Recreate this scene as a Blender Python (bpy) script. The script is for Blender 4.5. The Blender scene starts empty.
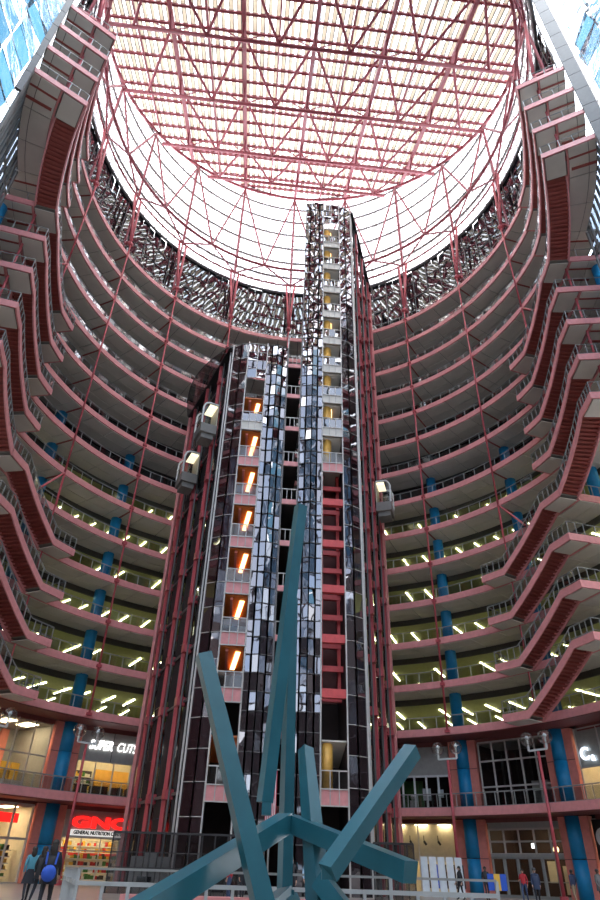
import bpy, bmesh, math, random
from mathutils import Vector, Matrix
random.seed(7)
rad=math.radians; sin=math.sin; cos=math.cos; PI=math.pi
SC=bpy.context.scene; COL=SC.collection
# ------------------------------------------------------------------ place frame
XC,YC=-0.145,36.84            # centre of the rotunda
AL=-4.8                       # azimuth of its symmetry axis
EYE=1.12
R=23.2; RS=21.4               # gallery edge, inner edge of stairs
FH=3.81
def ZL(k): return EYE+4.5 if k==2 else EYE+10.37+FH*(k-3)
def P(r,psi,z):
    a=rad(psi+AL); return Vector((XC+r*sin(a),YC+r*cos(a),z))
def W(u,v,z):
    a=rad(AL); return Vector((XC+u*cos(a)+v*sin(a),YC-u*sin(a)+v*cos(a),z))
def roofz(v): return EYE+82.3+.48*v
# ------------------------------------------------------------------ materials
def mat(name,col,rough=.55,metal=0,emit=None,es=0,noise=.08,scale=3.0,spec=.5):
    m=bpy.data.materials.new(name); m.use_nodes=True
    nt=m.node_tree; b=nt.nodes['Principled BSDF']
    b.inputs['Roughness'].default_value=rough; b.inputs['Metallic'].default_value=metal
    b.inputs['Specular IOR Level'].default_value=spec
    c=(col[0],col[1],col[2],1)
    if noise>0:
        tc=nt.nodes.new('ShaderNodeTexCoord'); n=nt.nodes.new('ShaderNodeTexNoise'); n.inputs['Scale'].default_value=scale
        n.inputs['Detail'].default_value=3
        r=nt.nodes.new('ShaderNodeValToRGB')
        r.color_ramp.elements[0].position=.3; r.color_ramp.elements[1].position=.75
        r.color_ramp.elements[0].color=tuple(x*(1-noise) for x in col)+(1,)
        r.color_ramp.elements[1].color=tuple(min(1,x*(1+noise)) for x in col)+(1,)
        nt.links.new(tc.outputs['Object'],n.inputs['Vector']); nt.links.new(n.outputs['Fac'],r.inputs['Fac'])
        nt.links.new(r.outputs['Color'],b.inputs['Base Color'])
    else: b.inputs['Base Color'].default_value=c
    if emit: b.inputs['Emission Color'].default_value=emit+(1,); b.inputs['Emission Strength'].default_value=es
    return m
def glass(name,tint=(1,1,1),refl=.1,rough=.02,bump=0,bscale=.3,add=.4):
    m=bpy.data.materials.new(name); m.use_nodes=True; nt=m.node_tree; nt.nodes.clear()
    o=nt.nodes.new('ShaderNodeOutputMaterial'); t=nt.nodes.new('ShaderNodeBsdfTransparent'); t.inputs[0].default_value=tint+(1,)
    g=nt.nodes.new('ShaderNodeBsdfGlossy'); g.inputs['Roughness'].default_value=rough
    mx=nt.nodes.new('ShaderNodeMixShader')
    fr=nt.nodes.new('ShaderNodeLayerWeight'); fr.inputs['Blend'].default_value=.25
    mp=nt.nodes.new('ShaderNodeMapRange'); mp.inputs['To Min'].default_value=refl; mp.inputs['To Max'].default_value=min(1,refl+add)
    nt.links.new(fr.outputs['Fresnel'],mp.inputs['Value']); nt.links.new(mp.outputs[0],mx.inputs[0])
    nt.links.new(t.outputs[0],mx.inputs[1]); nt.links.new(g.outputs[0],mx.inputs[2]); nt.links.new(mx.outputs[0],o.inputs[0])
    if bump:
        tc=nt.nodes.new('ShaderNodeTexCoord'); n=nt.nodes.new('ShaderNodeTexNoise'); n.inputs['Scale'].default_value=bscale
        bp=nt.nodes.new('ShaderNodeBump'); bp.inputs['Strength'].default_value=bump; bp.inputs['Distance'].default_value=1
        nt.links.new(tc.outputs['Object'],n.inputs['Vector']); nt.links.new(n.outputs['Fac'],bp.inputs['Height']); nt.links.new(bp.outputs[0],g.inputs['Normal'])
    return m
def mirror(name,base,refl,fac,rough=.03,bump=0,bscale=.6):
    m=bpy.data.materials.new(name); m.use_nodes=True; nt=m.node_tree; nt.nodes.clear()
    o=nt.nodes.new('ShaderNodeOutputMaterial'); d=nt.nodes.new('ShaderNodeBsdfDiffuse'); d.inputs[0].default_value=base+(1,)
    g=nt.nodes.new('ShaderNodeBsdfGlossy'); g.inputs[0].default_value=refl+(1,); g.inputs['Roughness'].default_value=rough
    mx=nt.nodes.new('ShaderNodeMixShader'); mx.inputs[0].default_value=fac
    nt.links.new(d.outputs[0],mx.inputs[1]); nt.links.new(g.outputs[0],mx.inputs[2]); nt.links.new(mx.outputs[0],o.inputs[0])
    tc=nt.nodes.new('ShaderNodeTexCoord'); n=nt.nodes.new('ShaderNodeTexNoise'); n.inputs['Scale'].default_value=bscale
    bp=nt.nodes.new('ShaderNodeBump'); bp.inputs['Strength'].default_value=bump; bp.inputs['Distance'].default_value=.3
    nt.links.new(tc.outputs['Object'],n.inputs['Vector']); nt.links.new(n.outputs['Fac'],bp.inputs['Height']); nt.links.new(bp.outputs[0],g.inputs['Normal'])
    return m
M={}
M['pink']=mat('salmon_pink_paint',(.72,.29,.285),.45)
M['red']=mat('red_oxide_paint',(.46,.075,.09),.4)
M['truss']=mat('truss_crimson_paint',(.30,.062,.08),.45)
M['fred']=mat('bright_red_frame_paint',(.68,.085,.085),.5)
M['salmon']=mat('salmon_plaster',(.74,.25,.20),.6)
M['maroon']=mat('maroon_soffit',(.20,.06,.055),.6)
M['brown']=mat('brown_red_steps',(.33,.075,.06),.55)
M['blue']=mat('blue_column_paint',(.006,.24,.50),.45)
M['panel']=mat('grey_soffit_panel',(.68,.64,.57),.6,noise=.06,scale=.7)
M['joint']=mat('dark_joint',(.045,.035,.035),.8)
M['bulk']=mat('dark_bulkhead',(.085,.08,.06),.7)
M['ceil']=mat('office_ceiling_lamp_tinted',(.44,.47,.17),.7)  # off-white ceiling; yellowish lamplight is put into its colour
M['deck']=mat('deck_carpet',(.20,.185,.16),.8)
M['office']=mat('office_wall',(.26,.23,.15),.8)
M['rail']=mat('grey_rail_steel',(.32,.33,.32),.4,.3)
M['rail2']=mat('pale_rail_paint',(.40,.42,.42),.5)
M['post']=mat('dark_rail_post',(.27,.28,.27),.45,.2)
M['mull']=mat('pale_mullion',(.52,.49,.46),.45,.2)
M['dmull']=mat('dark_mullion',(.13,.12,.12),.5,.2)
M['wmull']=mat('white_mullion',(.62,.60,.60),.5)
def translucent(name,col,f):
    m=bpy.data.materials.new(name); m.use_nodes=True; nt=m.node_tree; nt.nodes.clear()
    o=nt.nodes.new('ShaderNodeOutputMaterial'); d=nt.nodes.new('ShaderNodeBsdfDiffuse'); d.inputs[0].default_value=col+(1,)
    t=nt.nodes.new('ShaderNodeBsdfTranslucent'); t.inputs[0].default_value=col+(1,); mx=nt.nodes.new('ShaderNodeMixShader'); mx.inputs[0].default_value=f
    nt.links.new(d.outputs[0],mx.inputs[1]); nt.links.new(t.outputs[0],mx.inputs[2]); nt.links.new(mx.outputs[0],o.inputs[0]); return m
M['cream']=translucent('cream_skylight_louvre',(.82,.77,.67),.42)
M['teal']=mat('teal_steel',(.021,.125,.165),.3,.0,scale=1.2,noise=.12)
M['white']=mat('white_paint',(.68,.70,.69),.5)
M['board']=mat('white_board',(.62,.68,.72),.5)
M['shaft']=mat('shaft_panel',(.085,.08,.082),.5)
M['floor']=mat('stone_floor',(.32,.28,.25),.3,noise=.15,scale=1.5)
M['darkm']=mat('dark_metal',(.035,.033,.034),.5,.3)
M['gold']=mat('gold_lobby_wall',(.78,.43,.09),.4,.1)
M['wood']=mat('orange_lobby_ceiling',(.62,.17,.04),.4)
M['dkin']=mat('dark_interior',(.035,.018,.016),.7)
M['greyw']=mat('grey_shop_wall',(.36,.36,.34),.6)
M['creamw']=mat('cream_shop_wall',(.62,.57,.44),.6)
M['black']=mat('black_sign',(.012,.012,.014),.4)
M['concrete']=mat('grey_cab_base',(.20,.19,.175),.6)
def lamp(name,c,s): return mat(name,c,.5,0,c,s,noise=0)
M['fin']=mat('grey_fin_metal',(.11,.11,.11),.5)
M['tube']=lamp('fluorescent_tube',(1,.95,.76),7.5)
M['warm']=lamp('warm_lobby_lamp',(1,.66,.27),1.8)
M['signw']=lamp('white_sign_light',(1,1,1),.9)
M['signp']=lamp('pale_board_added_glow',(1,.97,.92),.22)  # glow added so the plain white board does not come out dark
M['signr']=lamp('red_sign_light',(1,.012,.01),.8)
M['signb']=lamp('blue_white_sign_light',(.75,.85,1),1.4)
M['shopl']=lamp('shop_ceiling_light',(1,.80,.48),6)
M['cabl']=lamp('cab_light',(1,.9,.62),.5)
M['globe']=glass('clear_globe',(.92,.92,.9),.12)
M['clear']=glass('clear_skylight_glass',(.98,.96,.96),.04)
M['drum']=glass('drum_glass',(.97,.94,.95),.05)
M['tint']=glass('sky_blue_in_glass',(.045,.11,.155),.10,.02,.5,.45,.25)  # blue of the sky is put into the glass tint
M['ptint']=glass('pale_facade_glass',(.22,.25,.30),.10)
M['front']=glass('front_facade_glass',(.30,.33,.36),.12)
M['frontd']=glass('smoked_front_glass',(.34,.36,.38),.10)
M['railg']=glass('rail_glass',(.6,.62,.6),.10,.05,0,.3,.3)
M['darkg']=glass('smoked_glass',(.32,.31,.32),.06,.05,0,.3,.2)
M['shopg']=glass('shop_glass',(.9,.9,.88),.03,.02,0,.3,.25)
M['mirr']=mirror('mirrored_window',(.010,.010,.012),(.74,.76,.80),.30,.02,.03,.5)
M['band']=mirror('mirrored_band',(.010,.010,.012),(.8,.84,.86),.17,.02,.03,.5)
M['tower']=mirror('tower_glass',(.020,.009,.011),(.80,.80,.86),.30,.02,.05,.45)
M['towerd']=mirror('dark_tower_glass',(.035,.012,.014),(.6,.58,.6),.26,.03,.03,.45)
M['shaftg']=mirror('grey_shaft_glass',(.05,.047,.048),(.6,.6,.6),.18,.06,.02,.45)
# ------------------------------------------------------------------ mesh builder
class MB:
    def __init__(s): s.v=[]; s.f=[]
    def quad(s,a,b,c,d):
        n=len(s.v); s.v+= [tuple(a),tuple(b),tuple(c),tuple(d)]; s.f.append((n,n+1,n+2,n+3))
    def hexa(s,p):   # 8 points: bottom loop, top loop
        n=len(s.v); s.v+=[tuple(q) for q in p]
        s.f+=[(n+3,n+2,n+1,n),(n+4,n+5,n+6,n+7),(n,n+1,n+5,n+4),(n+1,n+2,n+6,n+5),(n+2,n+3,n+7,n+6),(n+3,n,n+4,n+7)]
    def box(s,x0,x1,y0,y1,z0,z1,T=None):
        p=[Vector(q) for q in ((x0,y0,z0),(x1,y0,z0),(x1,y1,z0),(x0,y1,z0),(x0,y0,z1),(x1,y0,z1),(x1,y1,z1),(x0,y1,z1))]
        if T: p=[T(*q) for q in p]
        s.hexa(p)
    def bar(s,a,b,w,h=None,up=None,roll=0,w2=None):
        a=Vector(a); b=Vector(b); h=h or w; d=(b-a).normalized()
        up=Vector(up) if up else (Vector((0,0,1)) if abs(d.z)<.95 else Vector((0,1,0)))
        x=d.cross(up).normalized(); y=x.cross(d).normalized()
        if roll: x,y=x*cos(roll)+y*sin(roll),y*cos(roll)-x*sin(roll)
        k=(w2 or w)/w
        def lp(c,k): return [c-x*w/2*k-y*h/2*k,c+x*w/2*k-y*h/2*k,c+x*w/2*k+y*h/2*k,c-x*w/2*k+y*h/2*k]
        s.hexa(lp(a,1)+lp(b,k))
    def tube(s,a,b,r,n=6,r2=None):
        a=Vector(a); b=Vector(b); d=(b-a).normalized(); r2=r if r2 is None else r2
        up=Vector((0,0,1)) if abs(d.z)<.95 else Vector((0,1,0))
        x=d.cross(up).normalized(); y=x.cross(d).normalized(); o=len(s.v)
        for c,rr in((a,r),(b,r2)):
            for i in range(n):
                t=2*PI*i/n; s.v.append(tuple(c+x*rr*cos(t)+y*rr*sin(t)))
        for i in range(n):
            j=(i+1)%n; s.f.append((o+i,o+j,o+n+j,o+n+i))
        s.f.append(tuple(o+i for i in reversed(range(n)))); s.f.append(tuple(o+n+i for i in range(n)))
    def poly(s,pts,r,n=6):
        for a,b in zip(pts,pts[1:]): s.tube(a,b,r,n)
    def arc(s,r0,r1,z0,z1,p0,p1,step=2.0):   # solid ring sector
        n=max(1,int(math.ceil(abs(p1-p0)/step))); o=len(s.v)
        for i in range(n+1):
            a=p0+(p1-p0)*i/n
            for r,z in((r0,z0),(r1,z0),(r1,z1),(r0,z1)): s.v.append(tuple(P(r,a,z)))
        for i in range(n):
            b=o+4*i; c=b+4
            for q in range(4):
                t=(q+1)%4; s.f.append((b+q,c+q,c+t,b+t))
        s.f.append((o,o+1,o+2,o+3)); e=o+4*n; s.f.append((e+3,e+2,e+1,e))
    def sphere(s,c,r,sx=1,sy=1,sz=1,n=10,m=7):
        o=len(s.v); c=Vector(c)
        for i in range(m+1):
            t=PI*i/m
            for j in range(n):
                q=2*PI*j/n; s.v.append((c.x+r*sx*sin(t)*cos(q),c.y+r*sy*sin(t)*sin(q),c.z+r*sz*cos(t)))
        for i in range(m):
            for j in range(n):
                k=(j+1)%n; s.f.append((o+i*n+j,o+(i+1)*n+j,o+(i+1)*n+k,o+i*n+k))
    def pane(s,a,b,c,d,tilt,rng=random):      # a single facet, tipped a little out of its plane
        a,b,c,d=map(Vector,(a,b,c,d)); n=(b-a).cross(d-a).normalized()
        w=(b-a).length; h=(d-a).length
        tx=rng.gauss(0,tilt)*w/2; ty=rng.gauss(0,tilt)*h/2
        s.quad(a+n*(-tx-ty),b+n*(tx-ty),c+n*(tx+ty),d+n*(-tx+ty))
    def build(s,name,m,parent=None,smooth=False,weld=False):
        me=bpy.data.meshes.new(name); me.from_pydata(s.v,[],s.f); me.materials.append(m)
        bm=bmesh.new(); bm.from_mesh(me)
        if weld: bmesh.ops.remove_doubles(bm,verts=bm.verts,dist=.0005)
        bmesh.ops.recalc_face_normals(bm,faces=bm.faces); bm.to_mesh(me); bm.free()
        if smooth: me.polygons.foreach_set('use_smooth',[True]*len(me.polygons))
        me.update(); return link(name,me,parent)
def link(name,data,parent=None):
    o=bpy.data.objects.new(name,data); COL.objects.link(o)
    if parent:
        o.parent=parent; o.matrix_parent_inverse=pinv(parent)
    return o
def pinv(p):
    m=p.matrix_basis.copy(); q=p.parent
    while q: m=q.matrix_basis@(p.matrix_parent_inverse@m); p=q; q=q.parent
    return m.inverted()
def tag(o,label,cat,group=None,kind=None):
    if label: o['label']=label
    if cat: o['category']=cat
    if group: o['group']=group
    if kind: o['kind']=kind
    return o
def thing(name,label,cat,loc=(0,0,0),rz=0,group=None):
    o=bpy.data.objects.new(name,None); COL.objects.link(o); o.location=loc; o.rotation_euler=(0,0,rz); o.empty_display_size=.3
    return tag(o,label,cat,group,'thing')
def struct(o,label=None): return tag(o,label,None,None,'structure')
def kids(o): return [c for c in bpy.data.objects if c.parent==o]
def box_mb(*a,T=None):
    m=MB(); m.box(*a,T=T); return m
def bar_mb(*a,**k):
    m=MB(); m.bar(*a,**k); return m
def tube_mb(*a,**k):
    m=MB(); m.tube(*a,**k); return m
ORD=['zeroth','first','second','third','fourth','fifth','sixth','seventh','eighth','ninth','tenth','eleventh','twelfth','thirteenth','fourteenth','fifteenth']
def where(k):
    if k==2: return 'the shop balcony'
    if k<10: return ('the '+ORD[k-2]+' gallery above the shop balcony') if k>3 else 'the gallery just above the shop balcony'
    return 'the topmost gallery' if k==16 else 'the '+ORD[17-k]+' gallery counted from the top'
# ------------------------------------------------------------------ camera, world
cam=bpy.data.cameras.new('camera'); co=bpy.data.objects.new('camera',cam); COL.objects.link(co)
pit,rol=.6050,.0309
c_,s_=cos(rol),sin(rol); X=Vector((1,0,0)); U=Vector((0,-sin(pit),cos(pit))); F=Vector((0,cos(pit),sin(pit)))
cr=X*c_+U*s_; cu=U*c_-X*s_
mw=Matrix(((cr.x,cu.x,-F.x,0),(cr.y,cu.y,-F.y,0),(cr.z,cu.z,-F.z,EYE),(0,0,0,1)))
co.matrix_world=mw; cam.sensor_fit='VERTICAL'; cam.sensor_height=36; cam.lens=611.9/900*36; cam.clip_end=500
SC.camera=co
w=bpy.data.worlds.new('sky'); SC.world=w; w.use_nodes=True; nt=w.node_tree
bg=nt.nodes['Background']; bg.inputs[1].default_value=3.0
tc=nt.nodes.new('ShaderNodeTexCoord'); n=nt.nodes.new('ShaderNodeTexNoise'); n.inputs['Scale'].default_value=3; n.inputs['Detail'].default_value=4
rp=nt.nodes.new('ShaderNodeValToRGB'); rp.color_ramp.elements[0].position=.35; rp.color_ramp.elements[1].position=.6
rp.color_ramp.elements[0].color=(.70,.84,1,1); rp.color_ramp.elements[1].color=(1,.97,.96,1)
nt.links.new(tc.outputs['Generated'],n.inputs[0]); nt.links.new(n.outputs['Fac'],rp.inputs[0]); nt.links.new(rp.outputs[0],bg.inputs[0])
SC.view_settings.view_transform='Standard'; SC.view_settings.look='None'; SC.view_settings.gamma=1; SC.view_settings.exposure=1.52
SC.cycles.max_bounces=8; SC.cycles.diffuse_bounces=4; SC.cycles.glossy_bounces=4; SC.cycles.transparent_max_bounces=24
SC.cycles.sample_clamp_indirect=6; SC.cycles.use_denoising=True
# ------------------------------------------------------------------ floor
m=MB(); m.box(-60,60,-25,80,-.3,0); struct(m.build('floor',M['floor']),'polished stone floor of the atrium')
# ------------------------------------------------------------------ galleries
LOW,MID,TOP=81.5,101.9,122.2
def psie(k): return LOW if k<=7 else MID if k<=12 else TOP
def stairspans(k):       # angular spans (positive side) of the stair landings that join level k
    s=[]
    if 3<=k<=6: s.append((55.3,61.4))          # foot of a low flight
    if 4<=k<=7: s.append((75.6,81.6))
    if 7<=k<=11: s.append((75.6,81.8))
    if 8<=k<=12: s.append((95.9,102))
    if 12<=k<=15: s.append((95.9,102))
    if 13<=k<=16: s.append((116,122.3))
    return s
def spans(k):
    cur=[(-psie(k),psie(k))]
    for a,b in stairspans(k):
        for lo,hi in((a,b),(-b,-a)):
            nx=[]
            for p,q in cur:
                if hi<=p or lo>=q: nx.append((p,q)); continue
                if lo-p>.6: nx.append((p,lo))
                if q-hi>.6: nx.append((hi,q))
            cur=nx
    return cur
post_me={}
def make_post():
    m=MB(); m.box(-.03,.03,-.03,.03,0,1.05); o=m.build('baluster',M['post']); me=o.data; bpy.data.objects.remove(o); return me
post_me=make_post()
def add_post(parent,p):
    o=link('baluster',post_me); o.parent=parent; o.matrix_parent_inverse=pinv(parent); o.location=p
for k in range(2,17):
    z=ZL(k); pe=psie(k); ro=34 if k<=12 else 25.5
    if k==2: pe=86
    g=thing('gallery_floor','curved pink-edged ring floor forming '+where(k),'balcony',P(R,0,z),0,'ring galleries round the atrium')
    # fascia
    m=MB(); m.arc(R,R+.14,z-.45,z+.13,-pe,pe)
    if k>2:
        for s in(-1,1):
            m.bar(P(R,s*pe,z-.16),P(ro,s*pe,z-.16),.14,.58)
    m.build('fascia',M['pink'],g)
    m=MB()
    if k>=13:
        m.arc(R+.14,34,z-.22,z,-80,80)
        for s in(-1,1): m.arc(R+.14,26.6,z-.22,z,*sorted((s*80,s*MID))); m.arc(R+.14,25.5,z-.22,z,*sorted((s*MID,s*pe)))
    else: m.arc(R+.14,40.2 if k>2 else 27.5,z-.22,z,-pe,pe)
    m.build('slab',M['deck'] if k>=3 else M['maroon'],g)
    if k>3:   # grey soffit panels with open joints
        m=MB(); st=6.667
        a=-pe
        n=int(round(2*pe/st))
        for i in range(n):
            a0=-pe+2*pe*i/n+.10; a1=-pe+2*pe*(i+1)/n-.10
            r1=26.3 if (k<13 or max(abs(a0),abs(a1))<MID+.5) else 25.4
            for ra,rb in((R+.17,R+1.62),(R+1.68,r1)): m.arc(ra,rb,z-.5,z-.42,a0,a1,3.4)
        m.build('soffit_panel',M['panel'],g)
    else:
        m=MB(); m.arc(R+.15,25.9,z-.5,z-.3,-pe,pe); m.build('soffit',M['maroon'],g)
    # radial red beams at the building's module
    if k>3:
        for q in range(-6,7):
            if abs(q*20)<pe-.5 and k>=8: bar_mb(P(R+.15,q*20,z-.47),P(26.3 if abs(q*20)<103 else 25.4,q*20,z-.47),.16,.16).build('soffit_beam',M['brown'],g)
        for s in(-1,1):
            if k>=8: bar_mb(P(R+.3,s*(pe-4.6),z-.49),P(25.4,s*(pe-4.6),z-.49),.22,.2).build('soffit_beam',M['brown'],g)
    # bulkhead + office ceiling beyond (ceilings hang below the floor above)
    if 4<=k<=9:
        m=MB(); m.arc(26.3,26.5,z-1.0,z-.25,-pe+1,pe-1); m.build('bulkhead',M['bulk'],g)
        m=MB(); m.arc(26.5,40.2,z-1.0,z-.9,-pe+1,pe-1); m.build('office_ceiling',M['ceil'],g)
    # guardrail
    gr=thing('guardrail','dark steel guardrail along the edge of '+where(k),'railing',P(R+.3,0,z),0,'guardrails of the ring galleries')
    for a,b in (spans(k) if k>2 else [(-pe,pe)]):
        n=max(1,int((b-a)/2.2)); pts=[P(R+.3,a+(b-a)*i/n,z+1.1) for i in range(n+1)]
        m=MB(); low=MB(); m.poly(pts,.045,5); low.poly([q-Vector((0,0,.93)) for q in pts],.025,4)
        m.build('handrail',M['rail'],gr); low.build('bottom_rail',M['post'],gr)
        np_=max(1,int(round((b-a)/(3.0 if k>2 else 2.0)))); gl=MB()
        for i in range(np_+1): add_post(gr,P(R+.3,a+(b-a)*i/np_,z+.02))
        for i in range(np_):
            a0=a+(b-a)*(i+.06)/np_; a1=a+(b-a)*(i+.94)/np_
            gl.pane(P(R+.3,a0,z+.2),P(R+.3,a1,z+.2),P(R+.3,a1,z+1.0),P(R+.3,a0,z+1.0),.05)
        gl.build('glass_infill',M['railg'],gr)
    if k>2:
        for s in(-1,1):
            rr=25.4 if k>=8 else 30
            a,b=P(R,s*pe,z+1.1),P(rr,s*pe,z+1.1); m=MB(); low=MB(); m.tube(a,b,.04,5); low.tube(a-Vector((0,0,.93)),b-Vector((0,0,.93)),.025,4)
            m.build('handrail',M['rail'],gr); low.build('bottom_rail',M['post'],gr)
            for i in range(1,int((rr-R)/.75)): add_post(gr,P(R+.75*i,s*pe,z+.02))
# mirrored office windows behind the upper galleries
wi=1
for k in range(9,16):
    z=ZL(k); m=MB(); e=min(psie(k),101)-.5; n=int(2*e/2.6)
    for i in range(n):
        a0=-e+2*e*i/n; a1=-e+2*e*(i+1)/n
        for h0,h1 in((0,1.6),(1.6,3.3)): m.pane(P(26.6,a0,z+h0),P(26.6,a1,z+h0),P(26.6,a1,z+h1),P(26.6,a0,z+h1),.035)
    struct(m.build('window_%d'%wi,M['mirr']),'ribbon of mirrored office windows behind '+where(k)); wi+=1
# mirrored two-storey band above the top gallery
z=ZL(16); zt=EYE+70.8; m=MB(); n=104
for i in range(n):
    a0=-122+244*i/n; a1=-122+244*(i+1)/n; rr=25.1
    nh=4
    for j in range(nh):
        h0=z+(zt-z)*j/nh; h1=z+(zt-z)*(j+1)/nh
        m.pane(P(rr,a0,h0),P(rr,a1,h0),P(rr,a1,h1),P(rr,a0,h1),.05)
struct(m.build('window_%d'%wi,M['band']),'tall band of mirrored glass above the topmost gallery')
m=MB()
for i in range(0,n+1,2):
    a=-122+244*i/n; m.bar(P(25.02,a,z),P(25.02,a,zt),.09)
for j in range(1,4):
    h=z+(zt-z)*j/4; m.poly([P(25.02,-122+244*i/60,h) for i in range(61)],.05,4)
struct(m.build('trim_1',M['dmull']),'dark mullions of the mirrored band above the topmost gallery')
# office interior walls
m=MB(); m.arc(40.2,40.5,EYE+9,ZL(16)+3,-84,84); struct(m.build('wall_back',M['office']),'dim inner wall of the offices behind the galleries')
m=MB(); m.arc(26.55,34.5,zt,zt+.3,-80,80,4);   # roof over the offices
struct(m.build('roof_slab',M['joint']),'flat roof over the offices outside the drum')
# end walls (glass) of the upper tiers
for s,nm in((-1,'wall_left_end'),(1,'wall_right_end')):
    m=MB(); 
    for i in range(10):
        a0=s*(102+2.03*i); a1=s*(102+2.03*(i+1))
        for j in range(10):
            h0=ZL(8)+(ZL(13)-.05-ZL(8))*j/10; h1=ZL(8)+(ZL(13)-.05-ZL(8))*(j+1)/10
            m.pane(P(25.55,a0,h0),P(25.55,a1,h0),P(25.55,a1,h1),P(25.55,a0,h1),.02)
    o=struct(m.build(nm,M['ptint']),'grey glazed end wall below the upper galleries')
    m=MB()
    for i in range(11): m.bar(P(25.48,s*(102+2.03*i),ZL(8)),P(25.48,s*(102+2.03*i),ZL(13)-.3),.16)
    for j in range(0,11,2):
        h=ZL(8)+(ZL(13)-.05-ZL(8))*j/10; m.poly([P(25.48,s*(102+2.03*i),h) for i in range(11)],.09,4)
    m.build('mullion',M['concrete'],o)
# ------------------------------------------------------------------ round blue columns and hanger poles
sd={-1:'left',1:'right'}
cn={20:'beside the lift tower',40:'in line with the blue pier nearest the tower',60:'in line with the second blue pier from the tower',80:'behind the lower stair flights',100:'behind the middle stair flights'}
for q in (20,40,60,80,100):
    for s in(-1,1):
        z0=ZL(3) if q<=60 else ZL(7) if q<=80 else ZL(8)
        c=thing('column','round blue column '+cn[q]+', '+sd[s]+' half','column',P(25.95,s*q,z0),0,'round blue columns of the galleries')
        m=MB(); m.tube(P(25.75,s*q,z0),P(25.75,s*q,ZL(12 if q>80 else 10)),.52,14); m.build('shaft',M['blue'],c,True)
        m=MB(); m.tube(P(25.75,s*q,z0),P(25.75,s*q,z0+.12),.6,14); m.build('base_ring',M['darkm'],c)
def pole(q,k0,k1,txt,Y=False):
    r=R-.12
    o=thing('hanger_pole','slender red hanger pole '+txt,'pole',P(r,q,ZL(k0)),0,'red hanger poles down the gallery edges')
    zb=ZL(k0)+ (3.4 if Y else -.3); m=MB(); m.tube(P(r,q,zb),P(r,q,ZL(k1)+1.9),.095,8); m.build('pole',M['red'],o,True)
    if Y:
        s=1 if q>0 else -1
        m=MB(); m.tube(P(r,q,zb),P(r,q-s*.1,ZL(k0)),.1,6); m.tube(P(r,q,zb),P(r,q+s*6.3,ZL(k0)+.1),.1,6); m.build('fork',M['red'],o)
        m=MB(); m.tube(P(r,q,ZL(k0)),P(r,q,ZL(max(3,k0-4))),.07,6); m.build('lower_rod',M['red'],o)
    else:
        m=MB()
        for k in range(k0,k1+1): m.arc(R-.26,R+.02,ZL(k)-.32,ZL(k)-.08,q-.5,q+.5)
        m.build('bracket',M['red'],o)
pole(0,11,16,'on the axis, above the slot between the lift towers')
pole(-20,3,16,'on the left, next to the lift tower'); pole(20,3,16,'on the right, next to the lift tower')
pole(-40,3,16,'on the left, beside the shop with the white lit sign'); pole(40,3,16,'on the right, in line with the blue pilaster nearest the tower')
pole(-60,7,16,'on the left, forked at its foot above the lower stairs',True); pole(60,7,16,'on the right, forked at its foot above the lower stairs',True)
pole(-80,12,16,'on the left, forked at its foot above the middle stairs',True); pole(80,12,16,'on the right, forked at its foot above the middle stairs',True)
pole(-100,8,12,'on the left, crossing the corners of the middle stairs'); pole(100,8,12,'on the right, crossing the corners of the middle stairs')
pole(-120,13,16,'on the left, crossing the four topmost gallery ends'); pole(120,13,16,'on the right, crossing the four topmost gallery ends')
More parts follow.
